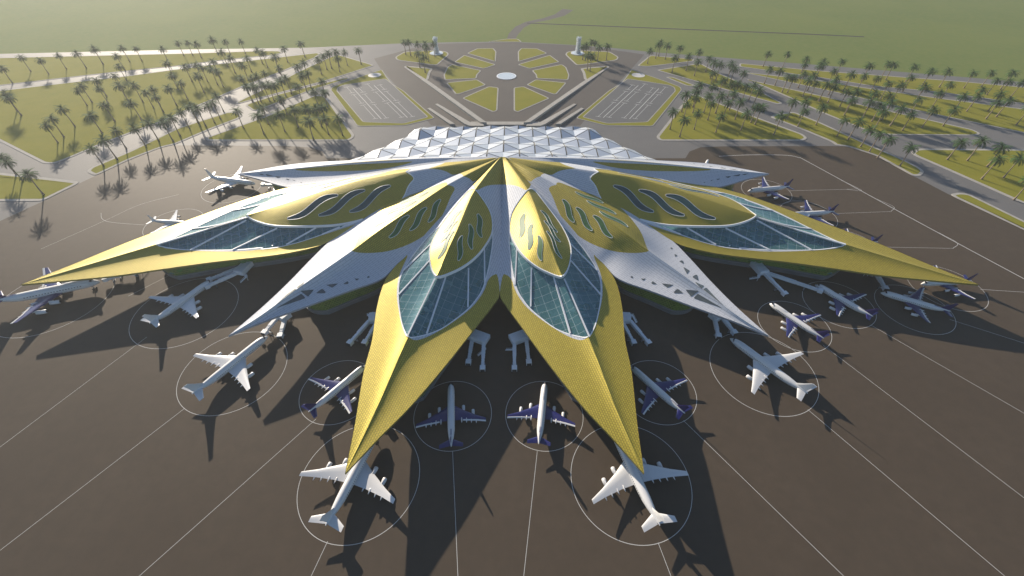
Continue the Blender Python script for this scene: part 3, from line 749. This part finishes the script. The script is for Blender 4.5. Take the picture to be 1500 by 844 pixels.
# --- faceted rear roof: hexagonal pyramids meeting at dark seams
def canopy():
    S = 41.0; rh = S*math.sqrt(3)/2; mb = MB(); gap = .30
    def zbase(x, y): return 47-(y-478)*.15-abs(x)*.055+(.00000*x)
    def keep(x, y):
        hw = 206-(y-500)*(206-142)/130.0
        return 470 < y < 660 and abs(x) < (hw+25 if y > 490 else 110)
    for r in range(0, 7):
        y = 478+r*rh
        for c in range(-8, 9):
            x = c*S+(S/2 if r % 2 else 0)
            if not keep(x, y): continue
            zt = max(24, zbase(x, y)); low = []
            for k in range(6):
                t = math.pi/6+k*math.pi/3; q = S/math.sqrt(3)
                lx, ly = x+q*math.cos(t), y+q*math.sin(t); low.append((lx, ly, max(17, zbase(lx, ly)-4.0)))
            for k in range(6):
                a, b = low[k], low[(k+1) % 6]; P = (x, y, zt)
                cen = [(a[i]+b[i])/2 for i in range(3)]
                sh = lambda p: tuple(p[i]+(cen[i]-p[i])*.085 for i in range(3))
                tri = [sh(P), sh(a), sh(b)]
                mb.add(tri+[(p[0], p[1], p[2]-.5) for p in tri], [(0, 1, 2), (0, 3, 4, 1), (1, 4, 5, 2), (2, 5, 3, 0)], 0)
                mb.add([(P[0], P[1], P[2]-.6), (a[0], a[1], a[2]-.6), (b[0], b[1], b[2]-.6)], [(0, 1, 2)], 1)
    trap = [(-124, 640), (-141, 610), (-197, 521), (-212, 440), (212, 440), (197, 521), (141, 610), (124, 640)]
    f = sdf(np.array(mb.v)[:, :2], trap); parts = []
    for mi in (0, 1):
        v1, u1, f1, _ = clip(mb.v, [(0, 0)]*len(mb.v), [q for q, k in zip(mb.f, mb.m) if k == mi], f)
        parts.append((*compact(v1, u1, f1), mi))
    V, U, F, M = merge(parts)
    o = under(mesh_obj('faceted_roof', V, F, [M_FACET, M_SOFFIT], None, M)); o['label'] = 'faceted white roof of folded triangular panels behind the petals'
    # hall walls below
    p = [(-170, 512), (-104, 622), (104, 622), (170, 512)]
    mb = MB()
    for a, b in zip(p[:-1], p[1:]): mb.bar((*a, 8.5), (*b, 8.5), 1.2, 17)
    under(mb.build('hall_wall', [M_BASE]))
M_FACET = mat('facet_panel', (.58, .61, .66), .36, .25, noise=(.53, .57, .63), scale=.05)
canopy()

# ------------------------------------------------------------------ aircraft
def loft_fuselage(L, r, zc):
    st = [(.5, .04, -.25), (.49, .22, -.22), (.47, .45, -.15), (.44, .70, -.07), (.40, .88, -.02), (.35, .98, 0), (.28, 1, 0), (-.15, 1, 0), (-.26, .93, .05), (-.34, .74, .17), (-.41, .48, .33), (-.47, .24, .45), (-.5, .08, .50)]
    n = 20; rings = []
    for x, k, dz in st:
        rings.append([(x*L, r*k*math.sin(t), zc+dz*r+r*k*math.cos(t)*1.05) for t in np.linspace(0, 2*math.pi, n, endpoint=False)])
    return rings
def wing_mesh(mb, pts, th, m=0):
    """pts: (x_le, x_te, y, z) stations from root to tip, lens shaped section"""
    rings = []
    for xl, xt, y, z in pts:
        c = xl-xt; t = th*c
        sec = [(0, 0), (.06, .55), (.25, 1), (.55, .75), (1, .05), (.55, -.45), (.25, -.6), (.06, -.4)]
        rings.append([(xl-c*a, y, z+t*b) for a, b in sec])
    sgn = 1 if pts[-1][2] > pts[0][2] else -1
    if pts[0][2] == pts[-1][2]: sgn = 1
    if sgn < 0: rings = [q[::-1] for q in rings]
    mb.loft(rings, m)
def make_aircraft(white):
    L = 70.0 if white else 54.0; r = 3.3 if white else 2.75; zc = 6.2 if white else 5.4; span = 70.0 if white else 51.0
    root = empty('parked_aircraft')
    fus = MB(); fus.loft(loft_fuselage(L, r, zc))
    if not white:      # raised forward deck
        rings = []
        for x, k in ((.455, .15), (.43, .62), (.38, .82), (.28, .86), (.20, .78), (.14, .4)):
            rings.append([(x*L, r*.72*k*math.sin(t), zc+r*.72+r*.62*k*math.cos(t)) for t in np.linspace(0, 2*math.pi, 16, endpoint=False)])
        fus.loft(rings)
    for s in (-1, 1):
        for k in range(int(L*.58/1.5)): fus.box((L*.33-k*1.5, s*(r*.985), zc+.25*r), (.55, .12, .5), 0, 1)
    fb = fus.build('fuselage', [M_PLANEWHITE, M_COCKPIT], root, smooth=True, autosmooth=40)
    mb = MB()
    for s in (-1, 1):       # cockpit panes
        for k in range(3):
            a = R(16+k*20)*s; x = L*(.452-.007*k); rr = r*(.66 if white else .72)
            mb.box((x, rr*math.sin(a), zc+(-.02 if white else .45)*r+rr*math.cos(a)*.95), (1.1, .85, .55), a*.4)
    mb.build('cockpit_window', M_COCKPIT, fb)
    wm = [M_PLANEWHITE] if white else [M_PURPLE, M_PLANEWHITE]
    for s in (-1, 1):
        w = MB(); h = span/2
        st = [(.15*L, -.095*L, s*r*.6, zc-.55*r), (.055*L, -.105*L, s*h*.34, zc-.40*r), (-.055*L, -.135*L, s*h*.72, zc-.05*r), (-.125*L, -.170*L, s*h, zc+.35*r)]
        wing_mesh(w, st, .085)
        if not white:      # pale trailing flaps
            fl = [(a[1]+.012*L, a[1]-.012*L, a[2], a[3]+.06) for a in st]; wing_mesh(w, [(a, b, c, d) for a, b, c, d in fl[1:]], .22, 1)
        wo = w.build('wing', wm, root, smooth=True, autosmooth=35)
        fm = MB()
        for k, t in enumerate((.30, .44, .58, .72)):
            y = s*h*t; xt = np.interp(t, [.34, .72, 1], [-.105, -.135, -.17])*L
            fm.loft([[(xt+dx, y+q*math.cos(a), zc-.42*r+.45*r*t+q*math.sin(a)-.35) for a in np.linspace(0, 2*math.pi, 7)[:-1]] for dx, q in ((3.0, .15), (1.4, .5), (-.6, .5), (-2.2, .12))])
        fm.build('flap_fairing', M_PLANEWHITE, wo, smooth=True)
        for t in ((.33, .60) if white else (.36, .64)):
            e = MB(); y = s*h*t; xl = np.interp(t, [.06, .34, .72, 1], [.15, .055, -.055, -.125])*L; z = zc-.62*r+.32*r*t-1.15; rr = (1.45 if white else 1.15)
            prof = [(3.3, .80), (3.0, 1.0), (1.4, 1.08), (-.6, .92), (-2.0, .58)]
            e.loft([[(xl+x+1.3, y+rr*k*math.cos(a), z+rr*k*math.sin(a)) for a in np.linspace(0, 2*math.pi, 15)[:-1]] for x, k in prof], 0, False, True)
            e.loft([[(xl+x+1.3, y+rr*k*math.cos(a), z+rr*k*math.sin(a)) for a in np.linspace(0, 2*math.pi, 15)[:-1]] for x, k in ((3.3, .80), (2.7, .70))], 1, False, True)
            e.bar((xl+2.2, y, z+rr*.95), (xl-2.2, y, z+rr*1.25), .4, 1.0, 0)
            e.build('engine', [M_PLANEWHITE, M_DARK], root, smooth=True, autosmooth=40)
    tf = MB(); zt = zc+r*.7; H = (10.5 if white else 9.0)
    sec = [(0, 0), (.08, .5), (.3, 1), (.6, .6), (1, .05), (.6, -.6), (.3, -1), (.08, -.5)]
    rings = []
    for xl, xt, z in ((-.335*L, -.475*L, zt), (-.415*L, -.492*L, zt+H*.55), (-.468*L, -.512*L, zt+H)):
        c = xl-xt; rings.append([(xl-c*a, c*.045*b, z) for a, b in sec][::-1])
    tf.loft(rings); tf.build('tail_fin', M_PLANEWHITE if white else M_NAVY, root, smooth=True, autosmooth=35)
    for s in (-1, 1):
        tp = MB(); hs = span*.165
        wing_mesh(tp, [(-.385*L, -.485*L, s*r*.25, zc+.38*r), (-.462*L, -.515*L, s*hs, zc+.62*r)], .08)
        tp.build('tailplane', M_PLANEWHITE if white else M_PURPLE, root, smooth=True, autosmooth=35)
    for x, ys in ((.40*L, (0,)), (-.035*L, (-r*1.0, r*1.0))):
        for y in ys:
            g = MB(); g.tube((x, y, zc-r*.9), (x, y, 1.0), .28, .22, 8)
            for dx in (-.75, .75):
                for dy in (-.5, .5): g.tube((x+dx, y+dy-.2, .63), (x+dx, y+dy+.2, .63), .6, .6, 12, 1)
            g.build('landing_gear', [M_BRIDGEGREY, M_DARK], root)
    if not white:
        st = MB()       # dark outline stripe on the spine ahead of the fin
        st.bar((-.26*L, .35, zc+r*1.02), (-.345*L, .35, zc+r*.98), .25, .12); st.bar((-.26*L, -.35, zc+r*1.02), (-.345*L, -.35, zc+r*.98), .25, .12)
        st.build('livery_stripe', M_NAVY, root)
    return root
def copy_tree(o, parent=None):
    c = o.copy(); COL.objects.link(c)
    if parent is not None: c.parent = parent; c.matrix_parent_inverse = o.matrix_parent_inverse.copy()
    for ch in list(o.children): copy_tree(ch, c)
    return c
AIR = [  # white?, centre, heading (deg, nose direction), scale, label
    (1, (-95, 125), 75, .98, 'white four engined airliner in the front left ring, nose under the left inner gold tip'),
    (1, (93, 125), 105.5, .98, 'white four engined airliner in the front right ring, nose under the right inner gold tip'),
    (0, (-34.5, 170), 96, 1.0, 'purple winged airliner wholly in shadow, left of the two between the inner gold petals'),
    (0, (33.5, 171.5), 82, .98, 'purple winged airliner half in sun, right of the two between the inner gold petals'),
    (0, (-125, 192), 53.5, 1.0, 'purple winged airliner with one wing under the left inner gold petal'),
    (0, (124, 191), 126, 1.0, 'purple winged airliner in shadow just right of the right inner gold petal'),
    (1, (-218.5, 215), 60.5, .98, 'white airliner below the left silver petal tip with two white bridges at its nose'),
    (1, (219.5, 214), 124.5, .98, 'white airliner below the right silver petal tip, its tail catching the sun'),
    (1, (-298.5, 287), 66, .92, 'white airliner in shadow under the left large gold petal, docked to twin bridges'),
    (0, (266.5, 263), 122.5, .96, 'purple winged airliner in full sun, parked alone without a bridge right of the silver petal'),
    (0, (323, 288.5), 124.5, .98, 'purple winged airliner docked to the long bridge under the right large gold petal'),
    (0, (389, 286), 151, 1.0, 'purple winged airliner near the right gold tip with a single short bridge at its nose'),
    (0, (-431, 297), 21, 1.55, 'largest purple winged airliner, cut by the left picture edge below the left gold tip'),
    (1, (-384, 416), -5, .66, 'white airliner mostly hidden behind the upper edge of the left large gold petal'),
    (1, (-353, 505.5), -12.8, .98, 'white airliner at the point of the left rear silver petal'),
    (0, (364, 431), -174, 1.03, 'purple winged airliner behind the right large gold petal with a white bridge across its wing'),
    (0, (336, 485), -170.5, 1.06, 'purple winged airliner near the point of the right rear silver petal'),
    (0, (438, 313), -176, .95, 'purple winged airliner partly under the right large gold tip'),
    (0, (381, 374), -176, 1.0, 'purple winged airliner showing only fin and wing behind the right large gold petal'),
    (1, (276, 548), 60, .60, 'small white airliner hidden behind the right rear silver petal except for its fin'),
]
PROTO = {1: make_aircraft(True), 0: make_aircraft(False)}; first = {1: True, 0: True}
for w, c, hd, sc, lab in AIR:
    o = PROTO[w] if first[w] else copy_tree(PROTO[w]); first[w] = False
    o.location = (c[0], c[1], .06); o.rotation_euler = (0, 0, R(hd)); o.scale = (sc,)*3
    tag(o, lab, 'airliner', 'airliners parked around the terminal')

# ------------------------------------------------------------------ jet bridges
def jet_bridge(base, ends, label, box=(12, 9), rz=0.0, z=5.0, stair=None):
    root = empty('jet_bridge', (base[0], base[1], .06)); tag(root, label, 'jet bridge', 'jet bridges around the terminal')
    bx, by = base; ends = [np.array(e)-np.array(base) for e in ends]
    ca, sa = math.cos(rz), math.sin(rz)
    cab = MB(); cab.box((0, 0, z+1.4), (box[0], box[1], 4.6), rz); cab.box((0, 0, z+3.9), (box[0]*.94, box[1]*.94, .5), rz)
    cab.tube((0, 0, 0), (0, 0, z-.8), 1.6, 1.6, 14, 1); cab.build('rotunda', [M_BRIDGE, M_BRIDGEGREY], root)
    ax = np.array([ca, sa]) if box[0] >= box[1] else np.array([-sa, ca])
    order = sorted(range(len(ends)), key=lambda i: float(ends[i]@ax))
    for i, e in enumerate(ends):
        off = ax*max(box)*.30*((-1, 1)[order.index(i)] if len(ends) == 2 else 0)
        d = (e-off)/np.linalg.norm(e-off); ln = np.linalg.norm(e); n = np.array([-d[1], d[0]])
        s = off+d*min(box)*.4
        t = MB(); m = s+(e-s)*.52; ang = math.atan2(d[1], d[0])
        t.bar((*s, z+1.3), (*(m+d), z+.9), 2.9, 2.9); t.bar((*m, z+.9), (*(e-d*3), z+.5), 2.4, 2.5)
        for k in np.linspace(.08, .95, 9):        # ribs
            p = s+(e-d*3-s)*k; t.box((*p, z+1.3-.8*k), (.35, 3.15 if k < .52 else 2.65, 3.1 if k < .52 else 2.95), ang)
        to = t.build('tunnel', M_BRIDGE, root)
        c = MB(); c.box((*(e-d*1.2), z+.5), (4.2, 4.4, 3.5), ang); c.box((*(e+d*1.1), z+.3), (.8, 3.6, 2.6), ang, 1); c.build('cab', [M_BRIDGE, M_DARK], to)
        g = MB(); p = s+(e-s)*.72
        for q in (-1.5, 1.5): g.tube((*(p+n*q), z-.6), (*(p+n*q), .6), .28, .28, 8)
        g.bar((*(p-n*2.2), 1.1), (*(p+n*2.2), 1.1), .7, .7)
        for q in (-2.1, 2.1): g.tube((*(p+n*q-n*.25), .62), (*(p+n*q+n*.25), .62), .6, .6, 12, 1)
        for k in np.linspace(.1, .9, 12): pp = s+(e-s)*k; qq = s+(e-s)*(k+.035); g.bar((*pp, z-.5), (*qq, z-1.5), .2, .2); g.bar((*qq, z-1.5), (*(s+(e-s)*(k+.066)), z-.5), .2, .2)
        g.bar((*(s+(e-s)*.1), z-1.5), (*(s+(e-s)*.96), z-1.5), .25, .25)
        g.build('support_leg', [M_BRIDGEGREY, M_DARK], root)
    st = MB(); sd = np.array(stair if stair is not None else (-sa, ca)); sd = sd/np.linalg.norm(sd); pn = np.array([-sd[1], sd[0]])
    a = sd*max(box)*.55
    st.bar((*a, z-.4), (*(a+sd*4), z-.4), 2.4, .3)
    st.bar((*(a+sd*4), z-.4), (*(a+sd*4-pn*7), .4), 1.8, .35)
    for q in (-1, 1):
        st.bar((*(a+sd*(4+q)), z+.7), (*(a+sd*(4+q)-pn*7), 1.5), .15, .15)
        st.bar((*(a+pn*1.2*q), z+.8), (*(a+sd*4+pn*1.2*q), z+.8), .15, .15)
        for k in range(4):
            u = k/3; p = a+sd*(4+q)-pn*7*u; zz = z-.4+(.8-z)*u; st.bar((*p, zz), (*p, zz+1.1), .13, .13, 0, (1, 0, 0))
    for k in (0, 1): p = a+sd*4*k; st.bar((*p, 0), (*p, z+1), .3, .3, 0, (1, 0, 0))
    st.build('stairs', M_BRIDGE, root)
    return root
def g2(px, py, z=6.0): return tuple(at(px, py, z)[:2])
def pair(base, ends, labs, **k):
    jet_bridge(base, ends, labs[0], **k)
    k2 = dict(k)
    if 'rz' in k2: k2['rz'] = -k2['rz']
    if k2.get('stair') is not None: k2['stair'] = (-k2['stair'][0], k2['stair'][1])
    jet_bridge((-base[0], base[1]), [(-e[0], e[1]) for e in ends], labs[1], **k2)
pair(tuple(g2(762, 492, 8)), [g2(753.5, 541), g2(775, 532)], ('white twin tunnel jet bridge in the cleft, right of the axis', 'white twin tunnel jet bridge in the cleft, left of the axis'), box=(18, 10), rz=R(25), stair=(-.5, -1))
pair(tuple(g2(914, 464, 8)), [g2(951, 503), g2(929, 503)], ('white twin tunnel jet bridge emerging right of the right inner gold petal', 'white twin tunnel jet bridge emerging left of the left inner gold petal'), box=(12, 10), rz=R(-5), stair=(1, .6))
pair((197, 268), [(g2(1053, 493)[0], g2(1053, 493)[1]), (g2(1077, 488)[0], g2(1077, 488)[1])], ('pair of white tunnels from under the right silver petal to the white airliner', 'pair of white tunnels from under the left silver petal to the white airliner'), box=(12, 9), rz=R(30), stair=(.3, 1))
jet_bridge(g2(1113, 391, 8), [g2(1151, 431), g2(1204, 426)], 'white bridge with one long and one short tunnel under the right large gold petal', box=(10, 17), rz=R(12), stair=(-.4, -1))
jet_bridge(g2(356, 391, 8), [g2(304, 410), g2(301, 420)], 'pale bridge with two parallel tunnels under the left large gold petal', box=(10, 17), rz=R(-12), stair=(.6, -1))
jet_bridge(g2(1281, 398), [g2(1298, 423)], 'short single bridge near the right large gold tip, touching the nose of a parked airliner', box=(7, 7), stair=(-1, 0))
jet_bridge(g2(196, 398), [g2(152, 409), g2(164, 402)], 'pale pair of tunnels at the nose of the largest purple winged airliner', box=(7, 7), stair=(0, 1))
jet_bridge((98, 184), [(87, 171), (84, 178)], 'small white stepped bridge peeking from under the left side of the right inner gold petal', box=(8, 6), rz=R(-50), stair=(-.3, -1))
jet_bridge((-98, 184), [(-87, 171), (-84, 178)], 'small white stepped bridge peeking from under the right side of the left inner gold petal', box=(8, 6), rz=R(50), stair=(.3, -1))
jet_bridge(g2(1155, 323), [g2(1183, 315)], 'bright single tunnel reaching the airliner behind the right large gold petal', box=(6, 6), stair=(0, -1))
jet_bridge(g2(415, 272), [g2(384, 270)], 'grey bridge at the point of the left rear silver petal', box=(8, 7), stair=(0, -1))

# ------------------------------------------------------------------ fountains
def fountain(c, big, label):
    root = empty('fountain', (c[0], c[1], .5)); tag(root, label, 'fountain', 'fountains of the forecourt')
    r = 15.0; ring_ = lambda q: [(q*math.cos(t), q*math.sin(t)) for t in np.linspace(0, 2*math.pi, 49)[:-1]]
    mb = MB(); mb.prism(ring_(r), 0, 1.0); mb.build('basin', M_STONE, root)
    mb = MB(); mb.prism(ring_(r*.9), 1.0, 1.06); mb.build('pool', M_WATER, root)
    if big:
        rnd = random.Random(4); mb = MB()
        for k in range(110):
            a = rnd.uniform(0, 6.28); q = rnd.uniform(.3, 4.6); h = rnd.uniform(29, 33)
            x, y = q*math.cos(a), q*math.sin(a)
            mb.loft([[(x*m+w*math.cos(t), y*m+w*math.sin(t), 1+h*zz) for t in np.linspace(0, 2*math.pi, 7)[:-1]] for zz, m, w in ((0, 1.5, .32), (.4, 1.1, .32), (.8, 1.0, .32), (.95, 1.2, .4), (1, 1.4, .15))])
        for k in range(60):
            a = rnd.uniform(0, 6.28); q = rnd.uniform(2, 7); x, y, z = q*math.cos(a), q*math.sin(a), rnd.uniform(1.5, 8)*(1.2-q/8)
            mb.box((x, y, z+1), (rnd.uniform(.4, 1.3),)*3, rnd.uniform(0, 3))
        mb.build('water_jet', M_SPRAY, root, smooth=True)
cf = ground([(742, 112)])[0]
root = empty('fountain', (0, cf[1], .05)); tag(root, 'flat white round pool in the middle of the roundabout', 'fountain', 'fountains of the forecourt')
mb = MB(); mb.prism([(19.5*math.cos(t), 19.5*math.sin(t)) for t in np.linspace(0, 2*math.pi, 65)[:-1]], 0, .9); mb.build('basin', M_WHITEFRAME, root)
mb = MB(); mb.prism([(17*math.cos(t), 17*math.sin(t)) for t in np.linspace(0, 2*math.pi, 65)[:-1]], .9, .96); mb.build('pool', M_WATER, root)
fr = ground(e5([(612, 204)]))[0]
fountain(fr, True, 'tall white water jet on the rounded island right of the roundabout')
fountain((-fr[0], fr[1]), True, 'tall white water jet on the rounded island left of the roundabout')

# ------------------------------------------------------------------ palms
def palm_meshes(seed):
    rnd = random.Random(seed)
    t = MB(); H = 27.0; rings = []
    lean = (rnd.uniform(-1, 1), rnd.uniform(-1, 1))
    for k in range(11):
        u = k/10; rr = .55+.75*(1-u)**6+.10*math.sin(k*2.1)*(1-u)+(.22 if k >= 9 else 0)
        rings.append([(lean[0]*u*u+rr*math.cos(a), lean[1]*u*u+rr*math.sin(a), H*u) for a in np.linspace(0, 2*math.pi, 9)[:-1]])
    t.loft(rings)
    c = MB(); o = Vector((lean[0], lean[1], H))
    nf = 38
    for k in range(nf):
        a = k*2.39996+rnd.uniform(-.25, .25); lay = k/nf
        el = R(74)-R(98)*lay**.85+rnd.uniform(-.12, .12); ln = rnd.uniform(9.6, 12.2)*(1-.10*lay)
        hd = Vector((math.cos(a), math.sin(a), 0)); side = Vector((-math.sin(a), math.cos(a), 0))
        n = 9; p = o.copy(); e = el; pts = [p.copy()]; dirs = []
        for i in range(n):
            d = hd*math.cos(e)+Vector((0, 0, 1))*math.sin(e); dirs.append(d); p = p+d*(ln/n); pts.append(p.copy()); e -= R(6.5+5*rnd.random())
        mi = 1 if lay > .93 else 0
        for i in range(1, n):
            d = dirs[i]; up = side.cross(d)
            w = 2.05*math.sin(math.pi*min(1, (i+.6)/(n+.4)))**.7
            for s in (-1, 1):
                for q in (0, .5):
                    b = pts[i]+d*(ln/n*q); b2 = b+d*(ln/n*.42)
                    tip = b+side*(s*w*rnd.uniform(.85, 1.1))+d*(w*.75)-up*(w*.30)-Vector((0, 0, .25*w))
                    c.add([b, b2, tip], [(0, 1, 2)], mi)
        for i in range(n):
            c.add([pts[i]+side*.12, pts[i]-side*.12, pts[i+1]-side*.06, pts[i+1]+side*.06], [(0, 1, 2, 3)], mi)
    return t, c
def palm_proto(seed):
    root = empty('palm_tree'); t, c = palm_meshes(seed)
    t.build('trunk', M_TRUNK, root, smooth=True); c.build('crown', [M_FROND, M_FRONDDRY], root); return root
def cA(p): return [(930+a/4.963, 60+b/4.963) for a, b in p]
def cB(p): return [(1200+a/4.963, 80+b/4.963) for a, b in p]
def g7(p): return [(a/5.275, 40+b/5.275) for a, b in p]
def f8(p): return [(260+a/4.69, 40+b/4.69) for a, b in p]
def h1(p): return [(a/5.275, 180+b/5.275) for a, b in p]
crowns = cA([(112, 62), (172, 25), (195, 5), (245, 25), (333, 40), (298, 110), (400, 105), (468, 72), (462, 140), (545, 118), (585, 150), (625, 165), (580, 225), (710, 160), (727, 195), (797, 228), (645, 272), (712, 298), (757, 310), (820, 320), (870, 315), (905, 350), (475, 310), (575, 320), (375, 380), (460, 350), (385, 450), (455, 405), (540, 390), (570, 445), (630, 390), (680, 440), (730, 375), (775, 435), (290, 505), (362, 565), (467, 520), (630, 540), (820, 515), (890, 470), (925, 475), (1070, 540), (970, 85), (1115, 88), (985, 195), (1065, 205), (1120, 250), (1158, 260), (1255, 125), (1245, 160), (1235, 230), (1275, 280), (1310, 240), (1325, 300), (1165, 430), (1255, 430), (1240, 500)])
crowns += cB([(30, 45), (20, 75), (175, 40), (372, 70), (510, 60), (550, 65), (700, 78), (820, 110), (952, 115), (1130, 130), (1258, 122), (1415, 122), (1480, 195), (115, 110), (240, 135), (335, 145), (430, 165), (515, 200), (600, 210), (675, 155), (770, 225), (960, 208), (895, 270), (1060, 290), (1195, 245), (1160, 290), (1300, 180), (1390, 185), (130, 165), (60, 205), (125, 220), (210, 260), (275, 260), (245, 320), (420, 270), (515, 290), (385, 335), (455, 360), (535, 340), (480, 405), (600, 380), (730, 320), (840, 390), (990, 390), (685, 425), (1330, 275), (1310, 340), (1390, 320), (40, 380), (195, 470), (290, 475), (380, 535), (450, 565), (515, 605), (680, 670), (1035, 625), (1195, 620), (1345, 665), (1310, 750), (1470, 745), (1560, 900), (1540, 380)])
crowns += g7([(155, 225), (298, 248), (440, 212), (588, 190), (720, 158), (5, 310), (938, 150), (1040, 155), (897, 212), (910, 295), (880, 365), (1245, 158), (1285, 270), (1370, 112), (1440, 110), (1425, 295), (1320, 368), (1385, 425), (1290, 460), (915, 440), (1025, 440), (740, 400), (760, 465), (620, 440), (590, 480), (800, 590), (1010, 575), (1115, 495), (1165, 470), (1195, 530), (690, 670), (475, 620), (385, 700), (340, 750), (55, 540), (20, 500), (880, 790), (1035, 770), (1140, 730), (1250, 725), (1310, 690), (1390, 640), (1460, 600)])
crowns += h1([(40, 290), (0, 255), (195, 390), (700, 190), (795, 120)])
crowns += f8([(118, 105), (232, 78), (325, 90), (432, 90), (300, 160), (350, 200), (240, 228), (470, 205), (580, 165), (548, 150), (660, 195), (725, 138), (845, 102), (120, 250), (160, 270), (225, 280), (265, 295), (125, 325), (445, 255), (440, 345), (500, 345), (540, 330), (590, 310), (695, 275), (815, 260), (865, 235), (960, 215), (1000, 190), (1030, 170), (1085, 160), (1090, 205), (1145, 165), (1240, 150), (850, 320), (885, 305), (745, 340), (705, 360), (660, 390), (620, 385), (590, 390), (510, 405), (470, 400), (530, 400), (820, 400), (985, 360), (935, 430), (1000, 440), (710, 480), (265, 465), (240, 510), (195, 530), (130, 550), (85, 535), (400, 570), (540, 600), (580, 545), (690, 585), (785, 555), (890, 550), (950, 550), (990, 540), (1005, 620), (890, 635), (1100, 620)])
crowns += [(470+a/5.275, 40+b/5.275) for a, b in ((640, 105), (678, 105), (745, 120), (800, 120), (820, 150), (870, 120), (750, 190), (790, 220))]
crowns += e5([(662, 140), (685, 135), (725, 105), (755, 112), (780, 145), (850, 135), (722, 215), (700, 208)])
protos = [palm_proto(s) for s in range(5)]; used = [False]*5
PALMZ = 30.0
rnd = random.Random(21)
for i, (px, py) in enumerate(crowns):
    z = PALMZ*rnd.uniform(.90, 1.07); p = at(px, py, z); k = i % 5
    o = copy_tree(protos[k]) if used[k] else protos[k]; used[k] = True
    o.location = (p[0], p[1], .3); o.rotation_euler = (0, 0, rnd.uniform(0, 6.28)); s = z/29.5; o.scale = (s*rnd.uniform(.95, 1.2), s*rnd.uniform(.95, 1.2), s)
    q = (p[0], p[1]); best = None
    for desc, poly in LAWNS:
        if inside(q, poly): best = desc; break
    if best is None:
        best = min(LAWNS, key=lambda l: min(math.hypot(q[0]-a, q[1]-b) for a, b in round_pts(l[1])))[0] if False else min(LAWNS, key=lambda l: min(math.hypot(q[0]-a, q[1]-b) for a, b in l[1]))[0]
        best = best.replace(' on ', ' beside ', 1).replace(' in the ', ' beside the ', 1).replace(' over ', ' beside ', 1)
    g = 'palms: '+' '.join(best.split()[1:])
    tag(o, best, 'palm tree', g)

# ------------------------------------------------------------------ air
HAZE = 0.00007
m = bpy.data.materials.new('haze_air'); m.use_nodes = True; nt = m.node_tree
nt.nodes.remove(nt.nodes['Principled BSDF']); pv = nt.nodes.new('ShaderNodeVolumePrincipled')
pv.inputs['Density'].default_value = HAZE; pv.inputs['Color'].default_value = (.86, .90, .94, 1); pv.inputs['Anisotropy'].default_value = .30
nt.links.new(pv.outputs[0], nt.nodes['Material Output'].inputs['Volume'])
mb = MB(); mb.box((0, (FAR-900)/2, 154), (2*FAR+40, FAR+940, 310)); hz = mb.build('haze', m); tag(hz, kind='stuff')

# ------------------------------------------------------------------ light, camera, render
SUN = Vector((-1.87, 2.65, 1.0)).normalized()
sl = bpy.data.lights.new('sun', 'SUN'); sl.energy = 4.7; sl.angle = R(.5); sl.color = (1.0, .88, .72)
so = bpy.data.objects.new('sun', sl); COL.objects.link(so); so.rotation_euler = SUN.to_track_quat('Z', 'Y').to_euler(); so.location = (-300, 600, 400)
w = bpy.data.worlds.new('World'); scn.world = w; w.use_nodes = True; nt = w.node_tree
sky = nt.nodes.new('ShaderNodeTexSky'); sky.sky_type = 'NISHITA'; sky.sun_disc = False
sky.sun_elevation = math.asin(SUN.z); sky.sun_rotation = math.atan2(SUN.x, SUN.y); sky.air_density = 1.0; sky.dust_density = .6; sky.ozone_density = 3.0; sky.altitude = 100
nt.links.new(sky.outputs[0], nt.nodes['Background'].inputs['Color']); nt.nodes['Background'].inputs['Strength'].default_value = .066
cd = bpy.data.cameras.new('camera'); cd.sensor_width = 36; cd.lens = 36*FPX/1500; cd.clip_start = 1; cd.clip_end = 12000
co = bpy.data.objects.new('camera', cd); COL.objects.link(co); co.location = tuple(CAM); co.rotation_euler = (R(90)-PITCH, 0, 0); scn.camera = co
scn.view_settings.view_transform = 'Standard'; scn.view_settings.look = 'None'; scn.view_settings.gamma = 1; scn.view_settings.exposure = 1.0
scn.cycles.max_bounces = 6; scn.cycles.diffuse_bounces = 2; scn.cycles.glossy_bounces = 3; scn.cycles.transparent_max_bounces = 12; scn.cycles.volume_bounces = 0
scn.cycles.use_denoising = True
scn.cycles.sample_clamp_indirect = 4
